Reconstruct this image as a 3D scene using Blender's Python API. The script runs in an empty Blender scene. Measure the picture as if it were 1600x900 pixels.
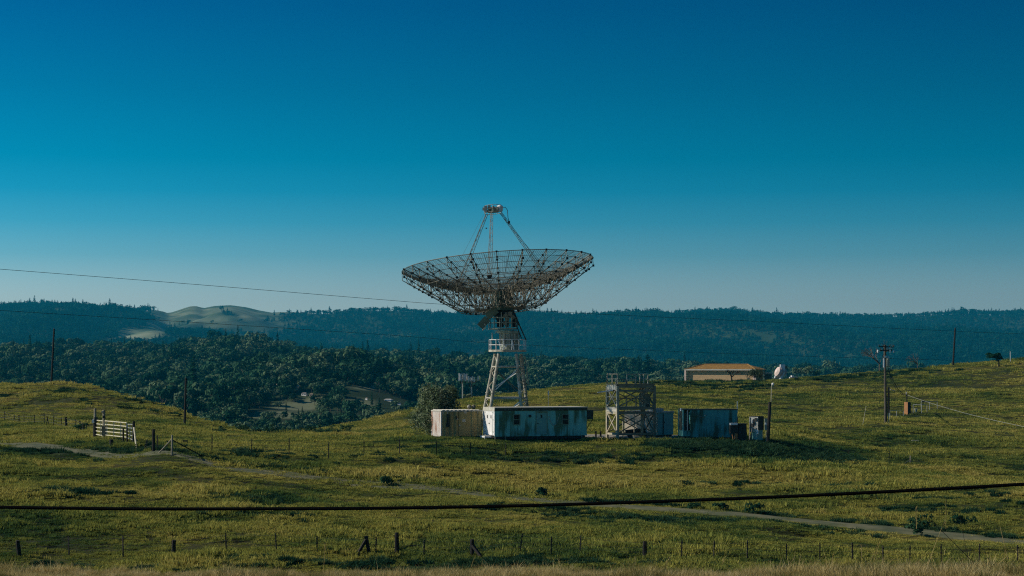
import bpy, math, random
import numpy as np
from mathutils import Vector, Matrix

# ------------------------------------------------------------------ camera, world, sun, exposure
S = bpy.context.scene
COL = S.collection
random.seed(7)
RNG = np.random.default_rng(11)
F = 3000.0            # focal length in photo pixels (photo 1600 x 900)
HZ = 575.0            # photo row of the horizon
R = math.radians

cam_d = bpy.data.cameras.new('camera')
cam_d.sensor_width = 36.0
cam_d.lens = 36.0 * F / 1600.0
cam_d.shift_y = (HZ - 450.0) / 1600.0
cam_d.clip_start = 0.5
cam_d.clip_end = 30000.0
cam = bpy.data.objects.new('camera', cam_d)
COL.objects.link(cam)
cam.location = (0, 0, 0)
cam.rotation_euler = (R(90), 0, 0)
S.camera = cam

SUN_EL, SUN_BACK = 33.0, 6.0      # degrees up; degrees behind the picture plane, from the left
to_sun = Vector((-math.cos(R(SUN_BACK)) * math.cos(R(SUN_EL)),
                 math.sin(R(SUN_BACK)) * math.cos(R(SUN_EL)), math.sin(R(SUN_EL))))
sun_d = bpy.data.lights.new('sun', 'SUN')
sun_d.energy = 4.6
sun_d.angle = R(0.53)
sun_d.color = (1.0, 0.91, 0.76)
sun = bpy.data.objects.new('sun', sun_d)
COL.objects.link(sun)
sun.location = (-200, 100, 200)
sun.rotation_euler = to_sun.to_track_quat('Z', 'Y').to_euler()

world = bpy.data.worlds.new('World')
S.world = world
world.use_nodes = True


def build_world():
    nt = world.node_tree
    N, L = nt.nodes, nt.links
    bg = N['Background']
    bg.inputs[1].default_value = 0.1
    sky = N.new('ShaderNodeTexSky')
    sky.sky_type = 'NISHITA'
    sky.sun_disc = False
    sky.sun_elevation = R(SUN_EL)
    sky.sun_rotation = math.atan2(to_sun.x, to_sun.y)
    tc = N.new('ShaderNodeTexCoord')
    sep = N.new('ShaderNodeSeparateXYZ')
    L.new(tc.outputs['Generated'], sep.inputs[0])
    mr = N.new('ShaderNodeMapRange')
    mr.inputs['From Min'].default_value = 0.0
    mr.inputs['From Max'].default_value = 0.4
    L.new(sep.outputs['Z'], mr.inputs['Value'])
    ramp = N.new('ShaderNodeValToRGB')
    L.new(mr.outputs[0], ramp.inputs[0])
    # deep, saturated blue sky whose hue turns pale towards the horizon
    stops = [(0.0, (1.2, 1.45, 1.85)), (.035, (.80, 1.0, 1.27)), (.058, (.29, .70, 1.0)), (.075, (.10, .58, .90)),
             (.091, (.02, .49, .80)), (.108, (.0, .425, .69)), (.142, (.0, .325, .56)), (.185, (.0, .235, .48)),
             (.40, (.0, .20, .44))]
    el = ramp.color_ramp.elements
    while len(el) < len(stops):
        el.new(0.5)
    for e, (z, c) in zip(el, stops):
        e.position = z / 0.4
        e.color = (c[0] / 2, c[1] / 2, c[2] / 2, 1)
    mul = N.new('ShaderNodeVectorMath')
    mul.operation = 'MULTIPLY'
    L.new(sky.outputs[0], mul.inputs[0])
    L.new(ramp.outputs[0], mul.inputs[1])
    # brighter on the sun's side
    ex = N.new('ShaderNodeMath')
    ex.operation = 'POWER'
    ex.inputs[0].default_value = math.exp(-0.85)
    L.new(sep.outputs['X'], ex.inputs[1])
    cl = N.new('ShaderNodeClamp')
    cl.inputs['Min'].default_value = 0.6
    cl.inputs['Max'].default_value = 1.6
    L.new(ex.outputs[0], cl.inputs[0])
    sc = N.new('ShaderNodeVectorMath')
    sc.operation = 'SCALE'
    L.new(mul.outputs[0], sc.inputs[0])
    m2 = N.new('ShaderNodeMath')
    m2.operation = 'MULTIPLY'
    m2.inputs[1].default_value = 2.0
    L.new(cl.outputs[0], m2.inputs[0])
    L.new(m2.outputs[0], sc.inputs['Scale'])
    L.new(sc.outputs[0], bg.inputs[0])


build_world()
S.view_settings.view_transform = 'Standard'
S.view_settings.look = 'None'
S.view_settings.exposure = 0.0
S.view_settings.gamma = 1.0
S.render.engine = 'CYCLES'
S.cycles.use_denoising = False
S.cycles.pixel_filter_type = 'BLACKMAN_HARRIS'
S.cycles.filter_width = 1.15
S.cycles.max_bounces = 6
S.cycles.diffuse_bounces = 3
S.cycles.volume_bounces = 0
S.cycles.transparent_max_bounces = 16


# ------------------------------------------------------------------ helpers
def tag(o, label=None, cat=None, group=None, kind=None):
    if label: o['label'] = label
    if cat: o['category'] = cat
    if group: o['group'] = group
    if kind: o['kind'] = kind
    return o


def root(name, label, cat, loc, rz=0.0, group=None):
    o = bpy.data.objects.new(name, None)
    COL.objects.link(o)
    o.location = loc
    o.rotation_euler = (0, 0, rz)
    o.empty_display_size = 0.5
    return tag(o, label, cat, group)


def link(name, me, parent=None, loc=None, rot=None, scale=None):
    o = bpy.data.objects.new(name, me)
    COL.objects.link(o)
    if parent: o.parent = parent
    if loc is not None: o.location = loc
    if rot is not None: o.rotation_euler = rot
    if scale is not None: o.scale = scale
    return o


class MB:
    """collects polygons for one mesh"""
    def __init__(s, org=(0, 0, 0)):
        s.v, s.f, s.m, s.o = [], [], [], Vector(org)

    def add(s, vs, fs, mi=0):
        n = len(s.v)
        s.v += [tuple(Vector(v) - s.o) for v in vs]
        s.f += [tuple(i + n for i in f) for f in fs]
        s.m += [mi] * len(fs)
        return s

    def box(s, x0, x1, y0, y1, z0, z1, mi=0, M=None):
        vs = [Vector((x, y, z)) for z in (z0, z1) for y in (y0, y1) for x in (x0, x1)]
        if M is not None: vs = [M @ v for v in vs]
        return s.add(vs, [(0, 2, 3, 1), (4, 5, 7, 6), (0, 1, 5, 4), (2, 6, 7, 3), (0, 4, 6, 2), (1, 3, 7, 5)], mi)

    def bar(s, p, q, w, h=None, mi=0, up=(0, 0, 1)):
        p, q = Vector(p), Vector(q)
        h = h or w
        d = (q - p).normalized()
        u = Vector(up)
        if abs(d.dot(u)) > .98: u = Vector((1, 0, 0))
        a = d.cross(u).normalized() * (w / 2)
        b = a.cross(d).normalized() * (h / 2)
        vs = [p - a - b, p + a - b, p + a + b, p - a + b, q - a - b, q + a - b, q + a + b, q - a + b]
        return s.add(vs, [(3, 2, 1, 0), (4, 5, 6, 7), (0, 1, 5, 4), (1, 2, 6, 5), (2, 3, 7, 6), (3, 0, 4, 7)], mi)

    def tube(s, p, q, r, n=6, r2=None, mi=0, cap=True):
        p, q = Vector(p), Vector(q)
        r2 = r if r2 is None else r2
        d = (q - p).normalized()
        u = Vector((0, 0, 1)) if abs(d.z) < .9 else Vector((1, 0, 0))
        a = d.cross(u).normalized()
        b = a.cross(d)
        vs = []
        for c, rr in ((p, r), (q, r2)):
            for k in range(n):
                t = 2 * math.pi * k / n
                vs.append(c + a * (math.cos(t) * rr) + b * (math.sin(t) * rr))
        fs = [(k, (k + 1) % n, n + (k + 1) % n, n + k) for k in range(n)]
        if cap: fs += [tuple(range(n - 1, -1, -1)), tuple(range(n, 2 * n))]
        return s.add(vs, fs, mi)

    def path(s, pts, r, n=5, mi=0, r2=None):
        pts = [Vector(p) for p in pts]
        m = len(pts)
        vs, fs = [], []
        for i, p in enumerate(pts):
            d = (pts[min(i + 1, m - 1)] - pts[max(i - 1, 0)]).normalized()
            u = Vector((0, 0, 1)) if abs(d.z) < .9 else Vector((1, 0, 0))
            a = d.cross(u).normalized()
            b = a.cross(d)
            rr = r if r2 is None else r + (r2 - r) * i / (m - 1)
            for k in range(n):
                t = 2 * math.pi * k / n
                vs.append(p + a * (math.cos(t) * rr) + b * (math.sin(t) * rr))
        for i in range(m - 1):
            for k in range(n):
                fs.append((i * n + k, i * n + (k + 1) % n, (i + 1) * n + (k + 1) % n, (i + 1) * n + k))
        fs += [tuple(range(n - 1, -1, -1)), tuple((m - 1) * n + k for k in range(n))]
        return s.add(vs, fs, mi)

    def lathe(s, c, prof, n=16, M=None, mi=0):
        c = Vector(c)
        vs, fs = [], []
        for r, z in prof:
            for k in range(n):
                t = 2 * math.pi * k / n
                v = Vector((r * math.cos(t), r * math.sin(t), z))
                if M is not None: v = M @ v
                vs.append(c + v)
        for i in range(len(prof) - 1):
            for k in range(n):
                fs.append((i * n + k, i * n + (k + 1) % n, (i + 1) * n + (k + 1) % n, (i + 1) * n + k))
        fs += [tuple(range(n - 1, -1, -1)), tuple((len(prof) - 1) * n + k for k in range(n))]
        return s.add(vs, fs, mi)

    def ball(s, c, r, n=8, sz=(1, 1, 1), mi=0):
        pr = [(max(1e-3, r * math.sin(math.pi * i / (n // 2 + 1))), -r * math.cos(math.pi * i / (n // 2 + 1))) for i in range(n // 2 + 2)]
        M = Matrix.Diagonal((sz[0], sz[1], sz[2]))
        return s.lathe(c, pr, n, M, mi)

    def corr(s, p, q, z0, z1, out, pitch=.28, depth=.045, mi=0):
        """corrugated sheet from plan point p to q"""
        p, q, out = Vector((p[0], p[1], 0)), Vector((q[0], q[1], 0)), Vector((out[0], out[1], 0))
        L = (q - p).length
        n = max(1, round(L / pitch))
        prof = []
        for i in range(n):
            for t, d in ((0, 0), (.3, 0), (.5, 1), (.8, 1)):
                prof.append(((i + t) / n, d))
        prof.append((1, 0))
        vs, fs = [], []
        for t, d in prof:
            b = p.lerp(q, t) + out * (d * depth)
            vs += [(b.x, b.y, z0), (b.x, b.y, z1)]
        for i in range(len(prof) - 1):
            fs.append((2 * i, 2 * i + 2, 2 * i + 3, 2 * i + 1))
        return s.add(vs, fs, mi)

    def mesh(s, name, mats):
        me = bpy.data.meshes.new(name)
        me.from_pydata(s.v, [], s.f)
        for m in (mats if isinstance(mats, (list, tuple)) else [mats]):
            me.materials.append(m)
        if any(s.m): me.polygons.foreach_set('material_index', s.m)
        me.update()
        return me

    def build(s, name, mats, parent=None, label=None, kind=None, smooth=False):
        me = s.mesh(name, mats)
        if smooth: me.polygons.foreach_set('use_smooth', [True] * len(me.polygons))
        o = link(name, me, parent)
        return tag(o, label, None, None, kind)


def mat(name, col, col2=None, scale=2.0, rough=.75, metal=0.0, streak=None, streak_amt=.7, streak_thr=.5, rnd=0.0, bump=0.0, spec=.3, fine=None):
    m = bpy.data.materials.new(name)
    m.use_nodes = True
    nt = m.node_tree
    N, L = nt.nodes, nt.links
    b = N['Principled BSDF']
    b.inputs['Roughness'].default_value = rough
    b.inputs['Metallic'].default_value = metal
    b.inputs['Specular IOR Level'].default_value = spec
    col2 = col2 or tuple(c * .72 for c in col)
    tc = N.new('ShaderNodeTexCoord')
    no = N.new('ShaderNodeTexNoise')
    no.inputs['Scale'].default_value = scale
    no.inputs['Detail'].default_value = 6
    no.inputs['Roughness'].default_value = .65
    L.new(tc.outputs['Object'], no.inputs['Vector'])
    rp = N.new('ShaderNodeValToRGB')
    rp.color_ramp.elements[0].position = .35
    rp.color_ramp.elements[1].position = .65
    rp.color_ramp.elements[0].color = (*col2, 1)
    rp.color_ramp.elements[1].color = (*col, 1)
    L.new(no.outputs['Fac'], rp.inputs[0])
    out = rp.outputs[0]
    if fine:
        nf = N.new('ShaderNodeTexNoise')
        nf.inputs['Scale'].default_value = fine
        nf.inputs['Detail'].default_value = 3
        L.new(tc.outputs['Object'], nf.inputs['Vector'])
        mf = N.new('ShaderNodeMix'); mf.data_type = 'RGBA'; mf.blend_type = 'MULTIPLY'
        mf.inputs[0].default_value = .6
        rr = N.new('ShaderNodeMapRange')
        rr.inputs['To Min'].default_value = .45; rr.inputs['To Max'].default_value = 1.5
        L.new(nf.outputs['Fac'], rr.inputs[0])
        L.new(out, mf.inputs[6]); L.new(rr.outputs[0], mf.inputs[7])
        out = mf.outputs[2]
    if streak:
        mp = N.new('ShaderNodeMapping')
        mp.inputs['Scale'].default_value = (1.9, 1.9, .20)
        L.new(tc.outputs['Object'], mp.inputs[0])
        n2 = N.new('ShaderNodeTexNoise')
        n2.inputs['Scale'].default_value = 1.0
        n2.inputs['Detail'].default_value = 8
        n2.inputs['Roughness'].default_value = .6
        L.new(mp.outputs[0], n2.inputs['Vector'])
        r2 = N.new('ShaderNodeMapRange')
        r2.inputs['From Min'].default_value = streak_thr - .04
        r2.inputs['From Max'].default_value = streak_thr + .10
        r2.inputs['To Max'].default_value = streak_amt
        n4 = N.new('ShaderNodeTexNoise')
        n4.inputs['Scale'].default_value = .55; n4.inputs['Detail'].default_value = 2
        L.new(tc.outputs['Object'], n4.inputs['Vector'])
        aw = N.new('ShaderNodeMath'); aw.operation = 'MULTIPLY_ADD'
        aw.inputs[1].default_value = .55; aw.inputs[2].default_value = -.275
        L.new(n4.outputs['Fac'], aw.inputs[0])
        ah = N.new('ShaderNodeMath'); ah.operation = 'ADD'
        L.new(n2.outputs['Fac'], ah.inputs[0]); L.new(aw.outputs[0], ah.inputs[1])
        L.new(ah.outputs[0], r2.inputs[0])
        mx = N.new('ShaderNodeMix'); mx.data_type = 'RGBA'
        mx.inputs[7].default_value = (*streak, 1)
        L.new(r2.outputs[0], mx.inputs[0]); L.new(out, mx.inputs[6])
        out = mx.outputs[2]
    if rnd:
        oi = N.new('ShaderNodeObjectInfo')
        r3 = N.new('ShaderNodeMapRange')
        r3.inputs['To Min'].default_value = 1 - rnd; r3.inputs['To Max'].default_value = 1 + rnd
        L.new(oi.outputs['Random'], r3.inputs[0])
        sc = N.new('ShaderNodeVectorMath'); sc.operation = 'SCALE'
        L.new(out, sc.inputs[0]); L.new(r3.outputs[0], sc.inputs['Scale'])
        out = sc.outputs[0]
    L.new(out, b.inputs['Base Color'])
    if bump:
        bp = N.new('ShaderNodeBump')
        bp.inputs['Strength'].default_value = bump
        bp.inputs['Distance'].default_value = .05
        L.new(no.outputs['Fac'], bp.inputs['Height']); L.new(bp.outputs[0], b.inputs['Normal'])
    return m


def leaf_mat(name, cols, wscale, transl=.35, rnd=True, mixnoise=.6, dry=None):
    dry_shade_attr = dry
    """foliage: diffuse + translucent; hue from a large world-space noise and a random value per copy"""
    m = bpy.data.materials.new(name)
    m.use_nodes = True
    nt = m.node_tree
    N, L = nt.nodes, nt.links
    for n in list(N): N.remove(n)
    out = N.new('ShaderNodeOutputMaterial')
    ge = N.new('ShaderNodeNewGeometry')
    no = N.new('ShaderNodeTexNoise')
    no.inputs['Scale'].default_value = wscale
    no.inputs['Detail'].default_value = 5
    no.inputs['Roughness'].default_value = .6
    L.new(ge.outputs['Position'], no.inputs['Vector'])
    fac = no.outputs['Fac']
    if rnd:
        oi = N.new('ShaderNodeObjectInfo')
        mx = N.new('ShaderNodeMix')
        mx.inputs[0].default_value = 1 - mixnoise
        L.new(fac, mx.inputs[2]); L.new(oi.outputs['Random'], mx.inputs[3])
        fac = mx.outputs[0]
    if dry_shade_attr:
        at = N.new('ShaderNodeAttribute'); at.attribute_type = 'INSTANCER'; at.attribute_name = dry_shade_attr
        md = N.new('ShaderNodeMix')
        md.inputs[0].default_value = .78
        L.new(fac, md.inputs[2]); L.new(at.outputs['Fac'], md.inputs[3])
        fac = md.outputs[0]
    rp = N.new('ShaderNodeValToRGB')
    el = rp.color_ramp.elements
    while len(el) < len(cols): el.new(.5)
    for i, (e, c) in enumerate(zip(el, cols)):
        e.position = .28 + .44 * i / (len(cols) - 1)
        e.color = (*c, 1)
    L.new(fac, rp.inputs[0])
    col = rp.outputs[0]
    d = N.new('ShaderNodeBsdfDiffuse')
    t = N.new('ShaderNodeBsdfTranslucent')
    L.new(col, d.inputs[0]); L.new(col, t.inputs[0])
    ms = N.new('ShaderNodeMixShader')
    ms.inputs[0].default_value = transl
    L.new(d.outputs[0], ms.inputs[1]); L.new(t.outputs[0], ms.inputs[2])
    L.new(ms.outputs[0], out.inputs[0])
    return m


# ------------------------------------------------------------------ noise and terrain
def _hash(ix, iy, seed):
    n = (ix * 374761393 + iy * 668265263 + seed * 974634777) & 0xFFFFFFFF
    n = ((n ^ (n >> 13)) * 1274126177) & 0xFFFFFFFF
    n = n ^ (n >> 16)
    return (n & 0xFFFF) / 65535.0


def vnoise(x, y, seed=0):
    x = np.asarray(x, float); y = np.asarray(y, float)
    ix = np.floor(x).astype(np.int64); iy = np.floor(y).astype(np.int64)
    fx = x - ix; fy = y - iy
    fx = fx * fx * fx * (fx * (fx * 6 - 15) + 10); fy = fy * fy * fy * (fy * (fy * 6 - 15) + 10)
    a = _hash(ix, iy, seed); b = _hash(ix + 1, iy, seed); c = _hash(ix, iy + 1, seed); d = _hash(ix + 1, iy + 1, seed)
    return (a + (b - a) * fx) * (1 - fy) + (c + (d - c) * fx) * fy - .5


def fbm(x, y, seed=0, oct=3):
    t = 0; amp = 1
    for k in range(oct):
        t = t + vnoise(x * 2 ** k, y * 2 ** k, seed + k) * amp
        amp *= .5
    return t


def sstep(a, b, x):
    t = np.clip((np.asarray(x, float) - a) / (b - a), 0, 1)
    return t * t * (3 - 2 * t)


# surveyed spots of the field: (photo column, photo row, metres away)
CTRL = [(a, b, c) for c, b in ((20, 1010), (48, 906), (62, 932), (80, 950)) for a in (-250, 300, 800, 1300, 1850)]
CTRL += [(a, b + 20, 95) for a, b in ((-250, 893), (300, 893), (800, 893), (1300, 896), (1850, 898))]
CTRL += [(-250, 872, 105), (29, 872, 105), (270, 867, 105), (620, 872, 105), (1000, 873, 105), (1320, 880, 105), (1500, 882, 105), (1850, 885, 105)]
CTRL += [(-250, 800, 115), (0, 800, 115), (400, 802, 118), (800, 812, 120), (1200, 826, 120), (1600, 858, 116), (1850, 870, 112)]
CTRL += [(-250, 680, 172), (-100, 688, 168), (0, 692, 160), (100, 703, 152), (200, 715, 146), (350, 731, 142), (560, 756, 140), (850, 783, 137), (1060, 798, 134), (1250, 815, 130), (1400, 829, 127), (1600, 850, 122), (1850, 870, 116)]
CTRL += [(350, 706, 155), (560, 722, 155), (800, 738, 155), (1100, 742, 155), (1300, 757, 150), (1500, 772, 145), (1600, 777, 142), (1850, 800, 138)]
CTRL += [(600, 703, 166), (800, 704, 167), (1000, 706, 167), (690, 685, 172), (770, 686, 174), (850, 686, 175), (960, 687, 177), (1100, 689, 174), (1190, 692, 172), (700, 682, 186), (850, 682, 186), (1000, 683, 186), (1100, 683, 183), (950, 676, 196)]
CTRL += [(1040, 700, 168), (1100, 704, 167), (1180, 714, 165), (1250, 719, 166), (1330, 724, 167)]
CTRL += [(1250, 699, 175), (1320, 719, 173), (1440, 739, 165), (1600, 756, 155), (1850, 785, 150), (1250, 702, 185), (1320, 722, 185), (1440, 752, 185), (1600, 768, 180), (1850, 790, 180)]
CTRL += [(950, 671, 206), (950, 650, 240), (950, 620, 300), (950, 600, 380), (830, 612, 350), (760, 622, 330), (700, 631, 320), (640, 645, 310), (580, 662, 302), (540, 674, 296), (505, 686, 290), (450, 705, 290), (380, 712, 290), (300, 712, 300), (640, 646, 312)]
CTRL += [(640, 668, 250), (760, 662, 240), (830, 650, 260)]
CTRL += [(1040, 600, 420), (1100, 599, 420), (1200, 598, 425), (1290, 588, 430), (1400, 580, 430), (1490, 572, 408), (1553, 570, 385), (1600, 567, 382), (1750, 561, 380), (1850, 558, 380)]
CTRL += [(1100, 625, 300), (1040, 642, 260), (1100, 662, 225), (1200, 640, 290), (1200, 670, 225), (1250, 670, 240), (1384, 660, 250), (1340, 692, 225), (1440, 660, 260), (1480, 640, 290), (1550, 610, 330), (1550, 702, 220), (1600, 730, 205), (1500, 735, 200), (1420, 730, 203), (1330, 713, 208), (1250, 694, 205), (1850, 720, 205), (1850, 620, 310)]
CTRL += [(239, 706, 146), (268, 711, 143), (331, 711, 150), (452, 711, 152), (569, 710, 154), (160, 686, 162), (213, 689, 160), (118, 672, 185), (96, 669, 198), (54, 663, 215), (7, 659, 230), (-250, 655, 240)]
CTRL += [(0, 652, 240), (0, 600, 292), (80, 602, 290), (160, 611, 280), (250, 638, 266), (300, 655, 252), (350, 669, 240), (375, 675, 234), (0, 630, 263), (160, 646, 240), (289, 664, 228), (0, 668, 365), (160, 672, 360), (300, 680, 340), (-250, 590, 300), (-250, 660, 370)]
CTRL += [(400, 677, 222), (500, 677, 222), (600, 676, 222), (650, 676, 220), (450, 690, 190), (600, 692, 178), (330, 690, 188)]
CTRL += [(-250, 690, 480), (100, 700, 470), (450, 712, 470), (550, 700, 470), (700, 665, 470), (950, 626, 500), (1100, 621, 520), (1400, 622, 520), (1600, 612, 520), (1850, 610, 520)]
CTRL += [(a, 730, 650) for a in (-250, 300, 800, 1300, 1850)]


TRACK = [(-120, 690, 170), (0, 693, 160), (100, 703, 152), (200, 715, 146), (350, 731, 142), (560, 756, 140), (850, 783, 137), (1060, 798, 134), (1250, 815, 130), (1400, 829, 127), (1600, 850, 122), (1800, 866, 117)]


def track_line(n=260):
    c = np.array([((a - 800) / F * d, d) for a, b, d in TRACK])
    s = np.concatenate([[0], np.cumsum(np.hypot(*np.diff(c, axis=0).T))])
    t = np.linspace(0, s[-1], n)
    x, y = np.interp(t, s, c[:, 0]), np.interp(t, s, c[:, 1])
    k = np.ones(15) / 15
    xs = np.convolve(np.pad(x, 7, 'edge'), k, 'valid'); yy = np.convolve(np.pad(y, 7, 'edge'), k, 'valid')
    return xs, yy


TX, TY = track_line()



class Field:
    def __init__(s):
        c = np.array(CTRL, float)
        s.p = np.stack([c[:, 0] / 420, np.log(c[:, 2]) * 3.4], 1)
        z = (HZ - c[:, 1]) / F * c[:, 2]
        n = len(c)
        K = s.ker(s.p, s.p) + np.eye(n) * .002
        A = np.zeros((n + 3, n + 3))
        A[:n, :n] = K
        A[:n, n] = 1; A[:n, n + 1:] = s.p
        A[n:, :n] = A[:n, n:].T
        s.w = np.linalg.solve(A, np.concatenate([z, [0, 0, 0]]))

    def ker(s, a, b):
        d = np.sqrt(((a[:, None] - b[None]) ** 2).sum(2)) + 1e-9
        return d * d * np.log(d)

    def __call__(s, x, y):
        x = np.atleast_1d(np.asarray(x, float)); y = np.atleast_1d(np.asarray(y, float))
        yy = np.clip(y, 20, 650)
        px = np.clip(800 + F * x / np.maximum(yy, 20), -260, 1860)
        q = np.stack([px / 420, np.log(yy) * 3.4], 1)
        out = np.empty(len(x))
        n = len(s.p)
        for i in range(0, len(x), 20000):
            k = s.ker(q[i:i + 20000], s.p)
            out[i:i + 20000] = k @ s.w[:n] + s.w[n] + q[i:i + 20000] @ s.w[n + 1:]
        near = sstep(20, 6, y)
        out = out * (1 - near) + (-1.75 - .06 * np.clip(y, 0, 20)) * near
        calm = 1 - .8 * ((px > 660) & (px < 1215) & (y > 167) & (y < 198))
        ty = np.interp(px, 800 + F * TX / TY, TY)
        calm = calm * (.06 + .94 * sstep(2.2, 6.5, np.abs(y - ty - .6)))
        calm = calm * sstep(30, 60, y)
        bumps = fbm(x / 11, y / 8, 3, 2) * .40 + fbm(x / 4.2, y / 2.6, 9, 2) * .32 + vnoise(x / 1.5, y / 1.1, 15) * .12
        return out + bumps * calm


field = Field()


def gz(x, y):
    return float(field([x], [y])[0])


def G(px, Y):
    x = (px - 800) / F * Y
    return Vector((x, Y, gz(x, Y)))


def GP(px, py, y0, y1):
    """the spot of the field seen at that column and row, between two distances"""
    Y = np.linspace(y0, y1, 300)
    x = (px - 800) / F * Y
    row = HZ - F * field(x, Y) / Y
    k = int(np.argmin(np.abs(row - py)))
    return Vector((x[k], Y[k], (HZ - row[k]) / F * Y[k]))


def P(px, py, Y):
    return Vector(((px - 800) / F * Y, Y, (HZ - py) / F * Y))


def bl(px, py, cx, cy, rx, ry):
    return np.exp(-(((px - cx) / rx) ** 2 + ((py - cy) / ry) ** 2) ** 2)


WOOD_X = [-400, 0, 60, 200, 300, 330, 360, 400, 450, 480, 560, 660, 760, 860, 940, 1060, 1200, 2000]
WOOD_Y = [556, 553, 552, 553, 548, 543, 539, 544, 550, 559, 563, 568, 570, 574, 577, 582, 588, 590]
RIDGE_X = [-400, 0, 40, 110, 160, 200, 225, 240, 256, 263, 275, 295, 306, 318, 335, 360, 385, 405, 425, 440, 465, 500, 560, 620, 660, 700, 760, 840, 900, 960, 1000, 1060, 1100, 1130, 1200, 1300, 1400, 1450, 1500, 1560, 1600, 2000]
RIDGE_Y = [486, 482, 481, 481, 486, 489, 486.5, 484, 487, 489.5, 486, 479, 478, 481.5, 478, 476.8, 480, 485, 488.5, 487.5, 488, 491, 486, 486, 489, 494, 495, 497, 497, 495, 493, 493, 490, 491, 494, 495, 495, 493, 491, 493, 491, 494]


def h_wood(x, y):
    x = np.asarray(x, float); y = np.asarray(y, float)
    px = 800 + F * x / y
    cr = np.interp(px, WOOD_X, WOOD_Y)
    zc = (HZ - cr) / F * 2200
    t = (y - 650) / 1550
    z = np.where(t < 1, -35 + (zc + 35) * np.clip(t, -.3, 1), zc - (t - 1) * 120)
    amp = np.clip(t * 2, 0, 1) * np.clip((1.05 - t) * 3, .1, 1)
    sp = np.exp(-((px - 520) / 125) ** 2) * np.where(y < 1075, sstep(985, 1075, y), 1 - sstep(1075, 1900, y)) * 13
    z = z + sp
    return z + fbm(x / 260, y / 300, 21, 3) * (18 - 10 * np.clip(t, 0, 1)) * amp


def h_ridge(x, y):
    x = np.asarray(x, float); y = np.asarray(y, float)
    px = 800 + F * x / y
    cr = np.interp(px, RIDGE_X, RIDGE_Y)
    zc = (HZ - cr) / F * 7000
    t = np.clip((y - 3900) / 3100, 0, 1)
    s = t ** 1.15
    z = -18 + (zc + 18) * s
    spur = (fbm(x / 520 + y / 1700, y / 1500, 31, 3)) * 115 * np.clip(t * (1 - t) * 4, 0, 1)
    z = z + spur + fbm(x / 190, y / 420, 37, 2) * 60 * np.clip((1 - t) * 5, 0, 1) * np.clip(t * 3, 0, 1) * bl(px, 0 * px, 340, 0, 150, 1)
    z = np.minimum(z, zc / 7000 * y - 3 * (1 - t))
    return np.where(y > 7000, zc - (y - 7000) * .10, z)


def polar_mesh(name, fn, pxs, ys, mats, parent=None, attr=None):
    PX, Y = np.meshgrid(pxs, ys)
    X = (PX - 800) / F * Y
    Z = fn(X.ravel(), Y.ravel())
    co = np.stack([X.ravel(), Y.ravel(), Z], 1)
    nx, ny = len(pxs), len(ys)
    i = np.arange(nx * ny).reshape(ny, nx)
    q = np.stack([i[:-1, :-1], i[:-1, 1:], i[1:, 1:], i[1:, :-1]], -1).reshape(-1, 4)
    me = bpy.data.meshes.new(name)
    me.vertices.add(len(co)); me.vertices.foreach_set('co', co.ravel())
    me.loops.add(q.size); me.loops.foreach_set('vertex_index', q.ravel())
    me.polygons.add(len(q)); me.polygons.foreach_set('loop_start', np.arange(0, q.size, 4))
    me.polygons.foreach_set('use_smooth', np.ones(len(q), bool))
    me.materials.append(mats)
    me.update(calc_edges=True)
    if attr is not None:
        a = me.attributes.new('bare', 'FLOAT', 'POINT')
        a.data.foreach_set('value', attr(co).astype(np.float32))
    return link(name, me, parent), co


DRY_SHADE = [(150, 706, 190, 20, -.34), (480, 722, 190, 11, -.30), (760, 714, 170, 9, -.32), (380, 778, 50, 12, -.5), (1010, 816, 170, 13, -.28), (1180, 706, 170, 17, -.75), (660, 880, 240, 9, -.30), (1080, 612, 110, 12, -.32), (1150, 640, 120, 20, -.12), (1400, 640, 330, 80, -.10), (1330, 592, 130, 7, -.30), (1500, 880, 160, 10, -.2),  # green patches, with bank shade and the right hill's darkening painted in
       (160, 768, 230, 24, .22), (640, 741, 150, 11, .20), (60, 622, 140, 24, .18), (420, 694, 130, 6, .24), (900, 746, 240, 16, .16), (600, 832, 180, 18, .12), (60, 852, 140, 12, .14), (1260, 672, 60, 14, .16), (860, 640, 120, 14, .10), (280, 640, 60, 12, .12), (1330, 586, 90, 4, .2)]


def dry_shade(x, y, z):  # grass dryness with the painted shade spots mixed in
    px = 800 + F * x / np.maximum(y, 30); py = HZ - F * z / np.maximum(y, 30)
    w = px + 60 * fbm(x / 14, y / 9, 111, 2); v = py + 7 * fbm(x / 12, y / 8, 113, 2)
    d = .52 + .30 * fbm(x / 15, y / 11, 115, 3) + .24 * fbm(x / 3.6, y / 3.0, 117, 3)
    for cx, cy, rx, ry, a in DRY_SHADE: d = d + .55 * a * bl(w, v, cx, cy, rx, ry)
    return np.clip(d, 0, 1)


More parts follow.
